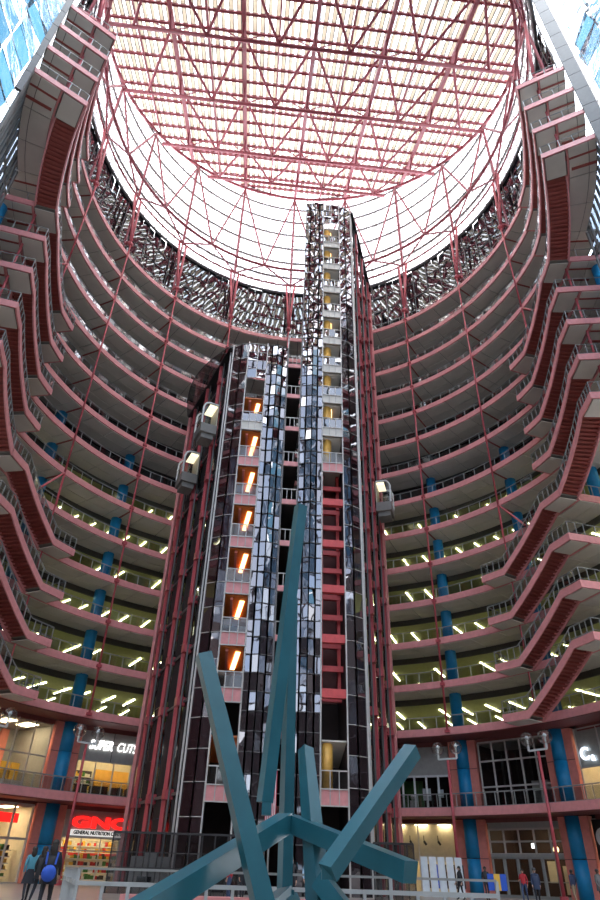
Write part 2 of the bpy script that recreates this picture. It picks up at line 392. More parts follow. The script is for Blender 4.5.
# ------------------------------------------------------------------ stairs
RM=22.3
def stair_parts(s,foot=True,capped=True):
    """parts in the stair's own frame: x along the arc (positive uphill before mirroring), y outward"""
    def L(r,a,z): t=rad(a); return Vector((s*r*sin(t),r*cos(t)-RM,z))
    H=FH; A0,A1,A2,A3=-13.1,-7.1,7.1,13.1
    if not foot: A0=A1
    def zz(a): return 0 if a<=A1 else H if a>=A2 else H*(a-A1)/(A2-A1)
    ang=sorted(set([A0,A1,A2,A3]+[A0+(A3-A0)*i/14 for i in range(15)]))
    parts=[]
    for r0,r1,nm in((RS,RS+.12,'inner_fascia'),(R-.14,R-.02,'outer_fascia')):
        m=MB()
        for a,b in zip(ang,ang[1:]):
            if nm=='outer_fascia' and (b<=A1+.01 or a>=A2-.01): continue
            za,zb=zz(a),zz(b)
            m.hexa([L(r0,a,za-.42),L(r1,a,za-.42),L(r1,b,zb-.42),L(r0,b,zb-.42),L(r0,a,za+.16),L(r1,a,za+.16),L(r1,b,zb+.16),L(r0,b,zb+.16)])
        parts.append((nm,m,M['pink']))
    ends=([(A0,0)] if foot else [])+([(A3,H)] if capped else [])
    for a,h in ends:
        m=MB(); m.hexa([L(RS,a-.15,h-.42),L(R,a-.15,h-.42),L(R,a+.15,h-.42),L(RS,a+.15,h-.42),L(RS,a-.15,h+.16),L(R,a-.15,h+.16),L(R,a+.15,h+.16),L(RS,a+.15,h+.16)])
        parts.append(('end_fascia',m,M['pink']))
    n=20; m=MB()
    for i in range(n):
        a=A1+(A2-A1)*i/n; b=A1+(A2-A1)*(i+1)/n; h=H*(i+1)/n
        m.hexa([L(RS+.13,a-.1,h-.07),L(R-.15,a-.1,h-.07),L(R-.15,b,h-.07),L(RS+.13,b,h-.07),L(RS+.13,a-.1,h),L(R-.15,a-.1,h),L(R-.15,b,h),L(RS+.13,b,h)])
        m.hexa([L(RS+.13,a,h-.28),L(R-.15,a,h-.28),L(R-.15,a+.08,h-.28),L(RS+.13,a+.08,h-.28),L(RS+.13,a,h-.05),L(R-.15,a,h-.05),L(R-.15,a+.08,h-.05),L(RS+.13,a+.08,h-.05)])
        m.hexa([L(RS+.13,a,h-.34),L(R-.15,a,h-.34),L(R-.15,b-.16,h-.30),L(RS+.13,b-.16,h-.30),L(RS+.13,a,h-.30),L(R-.15,a,h-.30),L(R-.15,b-.16,h-.26),L(RS+.13,b-.16,h-.26)])
    parts.append(('steps',m,M['brown']))
    for a,b,h in (([(A0,A1,0)] if foot else [])+[(A2,A3,H)]):
        m=MB(); q=[]
        for i in range(3):
            x0=a+(b-a)*i/3; x1=a+(b-a)*(i+1)/3
            m.hexa([L(RS+.12,x0,h-.22),L(R+.0,x0,h-.22),L(R+.0,x1,h-.22),L(RS+.12,x1,h-.22),L(RS+.12,x0,h),L(R+.0,x0,h),L(R+.0,x1,h),L(RS+.12,x1,h)])
        parts.append(('landing',m,M['deck']))
        m=MB(); m.hexa([L(RS+.2,a+.3,h-.46),L(R-.1,a+.3,h-.46),L(R-.1,b-.3,h-.46),L(RS+.2,b-.3,h-.46),L(RS+.2,a+.3,h-.4),L(R-.1,a+.3,h-.4),L(R-.1,b-.3,h-.4),L(RS+.2,b-.3,h-.4)])
        parts.append(('soffit_panel',m,M['panel']))
    rail=MB(); lo=MB(); posts=[]; glm=MB()
    pts=[L(RS+.1,a,zz(a)+1.15) for a in ang]
    rail.poly(pts,.045,5); lo.poly([p-Vector((0,0,.85)) for p in pts],.025,4)
    na=16
    for i in range(na+1):
        a=A0+(A3-A0)*i/na; posts.append(L(RS+.1,a,zz(a)+.12))
    for i in range(na):
        a=A0+(A3-A0)*(i+.1)/na; b=A0+(A3-A0)*(i+.9)/na
        glm.pane(L(RS+.1,a,zz(a)+.3),L(RS+.1,b,zz(b)+.3),L(RS+.1,b,zz(b)+1.05),L(RS+.1,a,zz(a)+1.05),.05)
    for a,h in ends:
        p,q=L(RS+.1,a,h+1.15),L(R,a,h+1.15); rail.tube(p,q,.04,5); lo.tube(p-Vector((0,0,.85)),q-Vector((0,0,.85)),.025,4)
        for i in(1,2): posts.append(p.lerp(q,i/2.4)-Vector((0,0,1.03)))
    # outer handrail of the flight
    om=MB(); om.poly([L(R-.08,a,zz(a)+1.15) for a in ang if A1<=a<=A2],.04,5); parts.append(('outer_handrail',om,M['rail']))
    return parts,rail,lo,posts,glm
cache={}
def stair(s,mid,k,foot,capped,txt):
    key=(s,foot,capped)
    t=thing('staircase','salmon-edged stair '+txt,'stairs',P(RM,s*mid,ZL(k)),-rad(s*mid+AL),'curved stairs between the galleries')
    if key not in cache:
        parts,rail,lo,posts,glm=stair_parts(s,foot,capped)
        def me(m,nm,mt):
            o=m.build(nm,mt); d=o.data; bpy.data.objects.remove(o); return d
        cache[key]=([(nm,me(m,nm,mt)) for nm,m,mt in parts],me(rail,'handrail',M['rail']),me(lo,'bottom_rail',M['post']),posts,me(glm,'glass_infill',M['railg']))
    parts,rail,lo,posts,glm=cache[key]
    def ch(nm,d,par,loc=None):
        o=bpy.data.objects.new(nm,d); COL.objects.link(o); o.parent=par
        if loc is not None: o.location=loc
        return o
    for nm,d in parts: ch(nm,d,t)
    g=ch('guardrail',rail,t); ch('bottom_rail',lo,g); ch('glass_infill',glm,g)
    for p in posts: ch('baluster',post_me,g,p)
def stxt(s,k): return 'on the %s, dropping from %s to %s gallery counted from the bottom'%(sd[s],ORD[k-1],ORD[k-2])
for s in(-1,1):
    for k in range(3,7): stair(s,68.4,k,True,k<6,stxt(s,k))
    for k in range(7,12): stair(s,88.8,k,k>7,k<11,stxt(s,k))
    for k in range(12,16): stair(s,109.1,k,k>12,True,stxt(s,k))
# ------------------------------------------------------------------ skylight roof
def chord(v,r=24.9): return math.sqrt(max(0,r*r-v*v))
m=MB(); N=72
for i in range(N):
    a0=2*PI*i/N; a1=2*PI*(i+1)/N
    q=lambda r,a: W(r*sin(a),r*cos(a),roofz(r*cos(a))+1.9)
    m.quad(q(25,a0),q(25,a1),q(12,a1),q(12,a0)); m.quad(q(12,a0),q(12,a1),q(0.01,a1),q(0.01,a0))
struct(m.build('ceiling',M['clear'],weld=True),'slanting glazed skylight over the drum')
lv=thing('skylight_louvre_set','cream slats lying over the sloping skylight','louvres',W(0,0,roofz(0)+1.4))
rng=random.Random(3); m=MB(); u=-24.4
while u<24.4:
    w_=.34+.1*rng.random(); c=chord(max(abs(u),abs(u+w_)))
    if c>1:
        m.bar(W(u+w_/2,-c,roofz(-c)+1.35),W(u+w_/2,c,roofz(c)+1.35),w_,.05)
    u+=.90
m.build('slat',M['cream'],lv)
m=MB(); u=-24.4+.21
while u<24.4:
    c=chord(u); 
    if c>1: m.bar(W(u+.24,-c,roofz(-c)+1.27),W(u+.24,c,roofz(c)+1.27),.10,.12); m.bar(W(u-.25,-c,roofz(-c)+1.27),W(u-.25,c,roofz(c)+1.27),.08,.1)
    u+=.90
m.build('glazing_bar',M['dmull'],lv)
rf=thing('roof_frame','red steel space frame under the sloping skylight','roof frame',W(0,0,roofz(0)))
v=-24+.5
while v<24.6:
    c=chord(v); bar_mb(W(-c,v,roofz(v)+1.0),W(c,v,roofz(v)+1.0),.26,.42).build('purlin',M['truss'],rf); v+=2.33
us=[4.15*i for i in range(-5,6)]
for i in range(-5,6):
    u=4.15*i; c=chord(u); mj=i%2==0
    bar_mb(W(u,-c,roofz(-c)+.6),W(u,c,roofz(c)+.6),.46 if mj else .2,.6 if mj else .35).build('beam',M['truss'],rf)
rows=[-22.5,-14,-5,4.3,13.5,19.8]
def low(v): return roofz(v)-1.4
for v in rows:
    c=chord(v,24.4); tube_mb(W(-c,v,low(v)),W(c,v,low(v)),.25,n=8).build('chord_tube',M['truss'],rf,True)
for i,v in enumerate(rows):
    for j in range(-5,6):
        u=4.15*j
        if abs(u)>chord(v,24.3): continue
        if j%2: 
            tube_mb(W(u,v,low(v)),W(u,v,roofz(v)+.6),.14,n=6).build('strut',M['truss'],rf)
            for dj in(-1,1):
                for vv in ((rows[i-1] if i else v-4),):
                    u2=u+4.15*dj
                    if abs(u2)<chord(vv,24.5): tube_mb(W(u,v,low(v)),W(u2,vv,roofz(vv)+.5),.17,n=6).build('brace',M['truss'],rf)
        else:
            tube_mb(W(u,v,low(v)),W(u,v-1.6,roofz(v-1.6)+.5),.14,n=6).build('strut',M['truss'],rf)
            for du in (-2.0,2.0):
                tube_mb(W(u,v,low(v)),W(u+du,v+.2,roofz(v)+.8),.09,n=6).build('knee_brace',M['truss'],rf)
m=MB(); m.poly([W(24.6*sin(2*PI*i/72),24.6*cos(2*PI*i/72),roofz(24.6*cos(2*PI*i/72))+.3) for i in range(73)],.24,8); m.build('ring_beam',M['truss'],rf,True)
# ------------------------------------------------------------------ drum glazing
RD=25.0
def dtop(a): return roofz(RD*cos(rad(a)))+1.6
m=MB(); A=[-180+2.5*i for i in range(145)]
for a0,a1 in zip(A,A[1:]): m.quad(P(RD,a0,zt),P(RD,a1,zt),P(RD,a1,dtop(a1)),P(RD,a0,dtop(a0)))
dw=struct(m.build('wall_drum',M['drum'],weld=True),'clear glass wall of the drum under the skylight')
m=MB()
for a in A[:-1]: m.bar(P(RD-.06,a,zt),P(RD-.06,a,dtop(a)),.11,.16)
m.build('vertical_mullion',M['wmull'],dw)
m=MB(); h=zt
while h<roofz(RD)+2:
    pts=[(a,h) for a in A]
    for (a0,_),(a1,_) in zip(pts,pts[1:]):
        if h<min(dtop(a0),dtop(a1))-.3: m.bar(P(RD-.12,a0,h),P(RD-.12,a1,h),.2,.24)
    h+=3.45
m.build('ring_mullion',M['dmull'],dw)
m=MB(); rng=random.Random(5)
for a0,a1 in zip(A,A[1:]):
    h=zt+.9
    while h<dtop(a0)-1:
        if rng.random()<.8: m.bar(P(RD-.1,a0+.4,h+rng.uniform(-.1,.1)),P(RD-.1,a1-.5,h),.11,.1)
        h+=1.15
m.build('transom',M['mull'],dw)
m=MB(); m.poly([P(RD-.1,a,zt) for a in A],.22,6); m.build('sill_ring',M['dmull'],dw)
# drum frame
df=thing('drum_frame','crimson tubular lattice standing inside the glass drum','drum frame',P(R,0,ZL(16)))
RB,RMID=24.2,23.6; zb=zt+.9; zm=EYE+74.6
top=lambda q: P(24.4,q,roofz(24.4*cos(rad(q)))-.4)
for i in range(18):
    q=20*i-180
    vis=abs(q)<130
    if abs(q)<=121:
        foot=P(R-.05,q,ZL(16)+1.6)
        for d in(-1.4,1.4): tube_mb(foot,P(RB,q+d,zb),.16,n=7).build('leg',M['red'],df,True)
        m=MB(); m.sphere(foot,.34); m.build('shoe',M['red'],df)
        bar_mb(P(R,q,ZL(16)+2.2),P(25,q,ZL(16)+2.2),.2,.3).build('tie_beam',M['red'],df)
        bar_mb(P(RB,q,ZL(16)+.1),P(RB,q,zb),.2,.2).build('post',M['truss'],df)
    tube_mb(P(RB,q,zb),top(q),.19,n=6).build('upright',M['truss'],df)
    for d in(-10,10):
        tube_mb(P(RB,q,zb),P(RMID,q+d,zm),.13,n=6).build('diagonal',M['truss'],df)
        tube_mb(P(RMID,q+d,zm),top(q),.15,n=6).build('diagonal',M['truss'],df)
    q2=q+10; zh=(roofz(RD*cos(rad(q2)))+zm)/2
m=MB(); m.poly([P(RMID,5*i,zm) for i in range(73)],.2,8); m.build('middle_ring',M['truss'],df,True)
m=MB(); m.poly([P(RB,5*i,zb) for i in range(73)],.13,8); m.build('base_ring',M['truss'],df,True)
# ------------------------------------------------------------------ front facade (behind and beside the camera)
def glass_wall(name,label,grid,mt,mm,tilt,mw_=.12):
    m=MB(); q=MB(); nu=len(grid)-1; nv=len(grid[0])-1
    for i in range(nu):
        for j in range(nv):
            m.pane(grid[i][j],grid[i+1][j],grid[i+1][j+1],grid[i][j+1],tilt)
    o=struct(m.build(name,mt),label)
    for i in range(nu+1): q.poly(grid[i],mw_/2,4)
    for j in range(nv+1): q.poly([grid[i][j] for i in range(nu+1)],mw_/2,4)
    q.build('mullion',mm,o); return o
for s,nm in((-1,'wall_left'),(1,'wall_right')):
    xw=-26.2 if s<0 else 27.6; y1=26.75 if s<0 else 28.1
    ys=[y1-3.2*i for i in range(13)]
    zs=[ZL(8)-4+2.6*j for j in range(22)]
    glass_wall(nm,'glass facade with sky blue put into its tint, on the '+sd[s]+' above the entrance front',[[Vector((xw,y,z)) for z in zs[4:]] for y in ys],M['tint'],M['mull'],.10,.07)
    glass_wall(nm+'_middle','grey glass facade on the '+sd[s]+' below the panes coloured sky blue',[[Vector((xw,y,z)) for z in zs[:5]] for y in ys],M['front'],M['mull'],.03,.07)
    ys2=[y1+2.4,y1+1.6,y1+.8,y1]
    glass_wall(nm+'_strip','clear white-lit facade strip next to the gallery ends on the '+sd[s],[[Vector((xw,y,z)) for z in zs] for y in ys2],M['clear'],M['mull'],.01,.14)
    zs=[0]+[ZL(8)-4-4*i for i in range(5,-1,-1)]
    glass_wall(nm+'_base','tall glass facade of the lower tier on the '+sd[s],[[Vector((xw+s*12,y,z)) for z in zs] for y in [40-8*i for i in range(9)]],M['front'],M['dmull'],.02,.12)
xs=[-40+4*i for i in range(21)]
ff=lambda zz_:[[Vector((x,-14+24*max(0,z-5)/67,z)) for z in zz_] for x in xs]
glass_wall('wall_front','smoked lower glass of the entrance front',ff([0,5,10,15,20,26]),M['frontd'],M['dmull'],.02,.3)
glass_wall('wall_front_upper','pale upper glass of the sloping entrance front',ff([26,32,38,44,50,56,62,68,72]),M['ptint'],M['dmull'],.02,.3)
for s in(-1,1):
    m=MB(); r1=25.9 if s<0 else 26.5
    a=s*122.3
    for j in range(14):
        h0=ZL(12)+2.6*j; m.hexa([P(25.45,a,h0),P(r1,a,h0),P(r1,a+s*.5,h0),P(25.45,a+s*.5,h0),P(25.45,a,h0+2.54),P(r1,a,h0+2.54),P(r1,a+s*.5,h0+2.54),P(25.45,a+s*.5,h0+2.54)])
    struct(m.build('trim_%d'%(2 if s<0 else 3),M['fin']),'grey metal fin wall closing the upper gallery ends on the '+sd[s])
m=MB(); rb=random.Random(9)  # unseen street blocks, added to darken what the tower glass reflects
for i in range(9): m.box(-70+15.5*i,-70+15.5*i+15.2,-58,-45,0,rb.uniform(26,36))
for sx in(-1,1):
    for i in range(6): m.box(*sorted((sx*66,sx*54)),-44+15*i,-44+15*i+14.8,0,rb.uniform(40,50))
struct(m.build('unseen_street_blocks',M['joint']),'unseen dark street blocks outside, added to darken reflections in the towers')
# ------------------------------------------------------------------ lift towers
YT0=0
def wz(k): return ZL(k)
def facade(segs,z0,z1,holes,mt,du,dz,tilt,mb):
    """mirrored skin along a plan polyline; segs=[(u,v)...]"""
    for (u0,v0),(u1,v1) in zip(segs,segs[1:]):
        L_=math.hypot(u1-u0,v1-v0); n=max(1,int(round(L_/du)))
        nz=int(round((z1-z0)/dz))
        for i in range(n):
            a=(u0+(u1-u0)*i/n,v0+(v1-v0)*i/n); b=(u0+(u1-u0)*(i+1)/n,v0+(v1-v0)*(i+1)/n)
            for j in range(nz):
                h0=z0+(z1-z0)*j/nz; h1=z0+(z1-z0)*(j+1)/nz
                mb.pane(W(a[0],a[1],h0),W(b[0],b[1],h0),W(b[0],b[1],h1),W(a[0],a[1],h1),tilt)
def mullions(segs,z0,z1,du,dz,mb,r=.05):
    prev=None
    for (u0,v0),(u1,v1) in zip(segs,segs[1:]):
        L_=math.hypot(u1-u0,v1-v0); n=max(1,int(round(L_/du)))
        for i in range(n+1):
            u=u0+(u1-u0)*i/n; v=v0+(v1-v0)*i/n-.05; mb.bar(W(u,v,z0),W(u,v,z1),r*1.6)
    nz=int(round((z1-z0)/dz))
    for j in range(nz+1):
        h=z0+(z1-z0)*j/nz
        for (u0,v0),(u1,v1) in zip(segs,segs[1:]): mb.bar(W(u0,v0-.05,h),W(u1,v1-.05,h),r,r)
ZTL,ZTR=EYE+42.8,EYE+67.2
def tower(s,zt_,txt):
    t=thing('lift_tower',txt,'tower',W(s*3.5,9,0))
    S=lambda l:[(s*u,v) for u,v in l]
    fr=S([(6.05,8.0),(5.3,7.55),(4.55,7.3)]); inner=S([(2.72,7.3),(2.25,7.34),(1.72,7.22),(1.18,7.42),(.68,7.55)])
    m=MB(); facade(fr,0,zt_,None,None,.8,1.9,.02,m); m.build('outer_glass',M['towerd' if s<0 else 'tower'],t)
    m=MB(); facade(inner,0,zt_,None,None,.54,1.27,.045,m); m.build('folded_glass',M['tower'],t)
    m=MB(); mullions(fr,0,zt_,.8,1.9,m,.045); m.build('mullion',M['mull'],t)
    m=MB(); mullions(inner,0,zt_,.54,1.27,m,.06); m.build('inner_mullion',M['dmull'],t)
    m=MB()
    for u,v in((6.08,7.95),(4.55,7.25),(2.72,7.25)): m.bar(W(s*u,v,0),W(s*u,v,zt_+.2),.10)
    m.build('edge_mullion',M['mull'],t)
    k_top=11 if s<0 else 17
    ztop=ZL(10)+1.4 if s<0 else ZL(17)-.1
    # glass above the opening
    cap=S([(4.55,7.3),(2.72,7.3)])
    if zt_-ztop>.5:
        m=MB(); facade(cap,ztop,zt_,None,None,.9,1.2,.05,m); m.build('head_glass',M['tower'],t)
        m=MB(); mullions(cap,ztop,zt_,.9,1.2,m,.04); m.build('head_mullion',M['mull'],t)
    # interior lining
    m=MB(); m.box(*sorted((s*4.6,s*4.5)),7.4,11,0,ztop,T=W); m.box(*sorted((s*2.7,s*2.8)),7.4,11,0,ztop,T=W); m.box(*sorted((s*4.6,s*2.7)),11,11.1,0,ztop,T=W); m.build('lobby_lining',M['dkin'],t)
    um=s*3.63
    for k in range(2,k_top+1 if s<0 else k_top):
        z=ZL(k)
        if s>0 and k==17: break
        if z+3>ztop: break
        openframe=(s>0 and 3<=k<=7)
        b=thing_part('lobby_balcony' if not openframe else 'open_landing',t)
        if not openframe:
            box_mb(*sorted((s*4.5,s*2.78)),7.32,11,z-.25,z,T=W).build('slab',M['concrete'] if s<0 else M['panel'],b)
            m=MB(); m.box(*sorted((s*4.52,s*2.75)),7.22,7.36,z-.95,z-.05,T=W); m.build('spandrel',M['pink'] if k<9 else M['panel'],b)
            m=MB()
            for i in range(4):
                x=s*(2.75+1.77*i/3); m.bar(W(x,7.16,z-.95),W(x,7.16,z+1.0),.06)
            for h in(-.98,-.05,1.0): m.bar(W(s*2.72,7.16,z+h),W(s*4.55,7.16,z+h),.07)
            m.build('balcony_frame',M['mull'],b)
            m=MB()
            for i in range(3):
                x0=s*(2.78+1.77*i/3); x1=s*(2.72+1.77*(i+1)/3); m.pane(W(x0,7.2,z),W(x1,7.2,z),W(x1,7.2,z+.95),W(x0,7.2,z+.95),.06)
            m.build('balcony_glass',M['railg'] if k<9 else M['mirr'],b)
            # sloping lobby ceiling
            zc=z+FH-.95
            m=MB(); m.hexa([W(s*2.8,7.45,zc-.1),W(s*4.5,7.45,zc-.1),W(s*4.5,10.9,zc-1.2),W(s*2.8,10.9,zc-1.2),W(s*2.8,7.45,zc),W(s*4.5,7.45,zc),W(s*4.5,10.9,zc-1.1),W(s*2.8,10.9,zc-1.1)])
            m.build('lobby_ceiling',M['wood'] if s<0 else M['panel'],b)
            if s<0:
                m=MB()
                m.bar(W(s*3.2,7.9,zc-.30),W(s*3.2-.35,9.9,zc-1.0),.34,.05)
                m.build('lamp',M['warm'],b)
                bar_mb(W(s*4.0,7.6,zc-.25),W(s*4.0,10.4,zc-1.1),.2,.2).build('ceiling_beam',M['salmon'],b)
            else:
                m=MB(); m.tube(W(3.22,8.0,z),W(3.22,8.0,z+FH-1.0),.42,12); m.build('gold_pier',M['gold'],b,True)
                if k%3==0 or k>14:
                    m=MB(); m.bar(W(3.6,7.9,zc-.25),W(3.8,9.2,zc-.65),.14,.05); m.build('lamp',M['warm'],b)
        else:
            m=MB(); m.box(*sorted((s*4.5,s*2.78)),7.3,7.7,z-.35,z+.25,T=W); m.build('front_beam',M['fred'],b)
            box_mb(*sorted((s*4.5,s*2.78)),9.2,9.5,z-.2,z+.2,T=W).build('rear_beam',M['fred'],b); box_mb(*sorted((s*4.5,s*2.78)),8.4,8.6,z+1.7,z+2.1,T=W).build('middle_beam',M['fred'],b)
            m=MB()
            for x in(2.95,4.3): m.box(*sorted((s*(x-.12),s*(x+.12))),9.0,9.3,z+.2,z+FH-.3,T=W)
            m.build('stanchion',M['fred'],b)
    if s>0:   # maroon panel behind the open part
        m=MB(); m.box(2.9,4.4,10.85,10.95,ZL(3),ZL(8)-.5,T=W); m.build('back_panel',M['maroon'],t)
    return t
def thing_part(nm,parent):
    o=bpy.data.objects.new(nm,None); COL.objects.link(o); o.parent=parent; o.matrix_parent_inverse=pinv(parent); o.empty_display_size=.2; return o
tower(-1,ZTL,'shorter left glass lift tower with orange-lit lobby openings')
tower(1,ZTR,'taller right glass lift tower with stacked white balconies')
# middle slot between the towers
ms=thing('link_bridge_stack','narrow stack of dark landings in the slot between the two glass towers','bridges',W(0,11.2,0))
for k in range(3,12):
    z=ZL(k)
    b=thing_part('bridge',ms)
    box_mb(-.62,.62,7.75,20.3,z-.4,z,T=W).build('slab',M['joint'],b)
    box_mb(-.66,.66,7.65,7.77,z-.35,z+.1,T=W).build('edge',M['pink'],b)
    m=MB()
    for x in(-.6,-.2,.2,.6): m.bar(W(x,7.7,z+.1),W(x,7.7,z+1.1),.05)
    m.bar(W(-.64,7.7,z+1.1),W(.64,7.7,z+1.1),.07); m.build('rail',M['mull'],b)
m=MB()
for x in(-.68,.68): m.bar(W(x,7.58,0),W(x,7.58,ZL(12)),.12)
m.build('side_mullion',M['mull'],ms)
m=MB(); m.box(-.66,.66,20.5,20.6,0,ZL(12),T=W); m.build('back_panel',M['dkin'],ms)
# ------------------------------------------------------------------ lift banks
def bank(s,ztop,txt):
    F0=(6.1,8.1); B0=(10.85,20.15); dx,dy=B0[0]-F0[0],B0[1]-F0[1]; LL=math.hypot(dx,dy); nx,ny=dy/LL,-dx/LL
    def Q(t,o,z): return W(s*(F0[0]+dx*t+nx*o),F0[1]+dy*t+ny*o,z)
    t=thing('lift_shaft_bank',txt,'lift shafts',Q(.5,0,0))
    tt=[.0,.24,.55,.86,1.0]
    m=MB(); 
    for a,b in zip(tt,tt[1:]):
        nz=int(ztop/FH/1)
        for j in range(nz): m.pane(Q(a+.01,-.35,ztop*j/nz),Q(b-.01,-.35,ztop*j/nz),Q(b-.01,-.35,ztop*(j+1)/nz),Q(a+.01,-.35,ztop*(j+1)/nz),.01)
    m.build('shaft_wall',M['shaftg'],t)
    for a in tt[1:]:
        bar_mb(Q(a,.05,0),Q(a,.05,ztop),.26,.30,up=(nx,ny,0)).build('column',M['red' if a<1 else 'pink'],t)
    for a in (.05,.19,.29,.50,.60,.81,.91): bar_mb(Q(a,.0,0),Q(a,.0,ztop),.12,.12).build('guide_rail',M['mull' if a in(.05,.29,.6,.91) else 'shaft'],t)
    k=2
    while ZL(k)<ztop-1:
        z=ZL(k)-.4
        for a in tt[1:-1]:
            m=MB(); m.hexa([Q(a-.05,-.3,z-.30),Q(a+.0,-.3,z-.30),Q(a+.0,.3,z-.30),Q(a-.05,.3,z-.30),Q(a-.05,-.3,z+.30),Q(a,-.3,z+.30),Q(a,.3,z+.30),Q(a-.05,.3,z+.30)])
            m.build('bracket',M['red'],t)
        bar_mb(Q(0,-.2,z),Q(1,-.2,z),.1,.18).build('crossbeam',M['dmull' if s<0 else 'brown'],t)
        k+=1
    # dark glazed canopy over the shafts
    m=MB(); n=10
    for i in range(n):
        a,b=i/n,(i+1)/n; oa=ob=.35
        m.hexa([Q(a,-.4,ztop-.12),Q(a,oa,ztop-.12),Q(b,ob,ztop-.12),Q(b,-.4,ztop-.12),Q(a,-.4,ztop+.1),Q(a,oa,ztop+.1),Q(b,ob,ztop+.1),Q(b,-.4,ztop+.1)])
    m.build('canopy',M['darkm'],t)
    if s<0:      # smoked glass awning over the cabs
        m=MB(); q=MB()
        for i in range(n):
            a,b=i/n,(i+1)/n; oa=.4+1.5*sin(PI*a); ob=.4+1.5*sin(PI*b)
            m.quad(Q(a,.35,ztop-.02),Q(a,oa,ztop+.02),Q(b,ob,ztop+.02),Q(b,.35,ztop-.02)); q.bar(Q(a,.35,ztop+.05),Q(a,oa,ztop+.05),.07); q.bar(Q(a,oa,ztop+.05),Q(b,ob,ztop+.05),.07)
        m.build('awning_glass',M['darkg'],t); q.build('awning_bar',M['dmull'],t)
    return Q
QL=bank(-1,ZTL,'left splayed bank of red-columned open lift shafts behind the shorter tower')
QR=bank(1,ZTR,'right splayed bank of red-columned open lift shafts behind the taller tower')
def cab(Q,t,z,txt):
    s=thing('lift_cab',txt,'lift cab',Q(t,1.0,z),0,'glass lift cabs on the shafts')
    a0,a1=t-.075,t+.075
    def X8(a,b,o0,o1,z0,z1): return [Q(a,o0,z0),Q(b,o0,z0),Q(b,o1,z0),Q(a,o1,z0),Q(a,o0,z1),Q(b,o0,z1),Q(b,o1,z1),Q(a,o1,z1)]
    m=MB(); m.hexa(X8(a0,a1,.25,1.75,z,z+.95)); m.hexa(X8(a0+.02,a1-.02,.4,1.55,z-.5,z)); m.build('base',M['concrete'],s)
    m=MB(); m.hexa(X8(a0+.005,a1-.005,.25,.35,z+.95,z+3.3)); m.build('back_wall',M['creamw'],s)
    g=MB()
    for p,q in(((a0,.35),(a0,1.7)),((a0,1.7),(a1,1.7)),((a1,1.7),(a1,.35))): g.quad(Q(*p,z+.95),Q(*q,z+.95),Q(*q,z+2.9),Q(*p,z+2.9))
    g.build('glass',M['shopg'],s)
    m=MB()
    for a in(a0,a1):
        pts=[Q(a,1.72,z+.9),Q(a,1.72,z+2.6)]+[Q(a,1.72-.55*(1-cos(PI/2*i/5)),z+2.6+.75*sin(PI/2*i/5)) for i in range(1,6)]+[Q(a,.3,z+3.35)]
        m.poly(pts,.09,6)
    m.tube(Q(a0,1.05,z+3.35),Q(a1,1.05,z+3.35),.08,6); m.tube(Q(a0,1.74,z+1.9),Q(a1,1.74,z+1.9),.05,6); m.build('white_frame',M['white'],s)
    m=MB(); m.hexa(X8(a0+.01,a1-.01,.35,1.1,z+3.2,z+3.3)); m.build('ceiling_lamp',M['cabl'],s)
    m=MB(); m.hexa(X8(a0+.02,a1-.02,.3,1.2,z+3.31,z+3.7)); m.build('motor_box',M['darkm'],s)
cab(QL,.19,EYE+33.0,'upper of two glass lift cabs on the left shafts, nearest the tower')
cab(QL,.52,EYE+30.0,'lower of two glass lift cabs on the left shafts, farther back')
cab(QR,.66,EYE+29.4,'single glass lift cab with white arched frame on the right shafts')
# ------------------------------------------------------------------ office ceiling lights
def light_rows(k):
    r=random.Random(k)
    for s in(-1,1):
        lab='thin strip light under %s, %s half'%(where(k),sd[s])
        grp='strip lights below %s, %s half'%(where(k),sd[s])
        a=17.5
        while a<psie(k)-3:
            for r0 in ((28.6,33.6) if k<=6 else (27.2,)):
                if r.random()<.2: continue
                q=s*(a+ (2.2 if r0>30 else 0)+r.uniform(-.4,.4)); z=ZL(k)-1.06
                o=MB(); o.bar(P(r0,q,z),P(r0+(3.3 if k<=6 else 2.4),q,z),.09,.06); ob=o.build('ceiling_light',M['tube'])
                tag(ob,lab,'ceiling light',grp)
            a+=4.3
for k in range(4,10): light_rows(k)
# ------------------------------------------------------------------ ground floor and balcony shops
RW=25.9
def BAY(q):
    a=rad(q+AL); c=P(RW,q,0); tx=Vector((cos(a),-sin(a),0)); ny=Vector((sin(a),cos(a),0))
    return lambda x,y,z: c+tx*x+ny*y+Vector((0,0,z))
Z2=ZL(2); Z3=ZL(3)
pn={20:'beside the lift shafts',40:'nearest the lift tower',60:'second from the lift tower',80:'at the outer edge'}
for q in(20,40,60,80):
    for s in(-1,1):
        T=BAY(s*q-(1 if (s>0 and q==60) else 0))
        p=thing('pilaster','salmon wall pier with a blue half-round stripe on the '+sd[s]+', '+pn[q],'pilaster',T(0,0,0),0,'salmon and blue wall piers')
        m=MB(); m.box(-1.22,1.22,-.1,.5,0,Z2-.55,T=T); m.box(-1.22,1.22,-.1,.5,Z2+.02,Z3-.55,T=T); m.build('pier',M['salmon'],p)
        m=MB()
        for z0,z1 in((0,2.4),(2.45,Z2-.55),(Z2+.02,Z2+3.1),(Z2+3.15,Z3-.55)): m.tube(T(0,-.05,z0),T(0,-.05,z1),.56,14)
        m.build('blue_stripe',M['blue'],p,True)
        box_mb(-1.22,1.22,-.103,-.09,2.40,2.45,T=T).build('groove',M['maroon'],p); box_mb(-1.22,1.22,-.103,-.09,Z2+3.1,Z2+3.15,T=T).build('groove',M['maroon'],p)
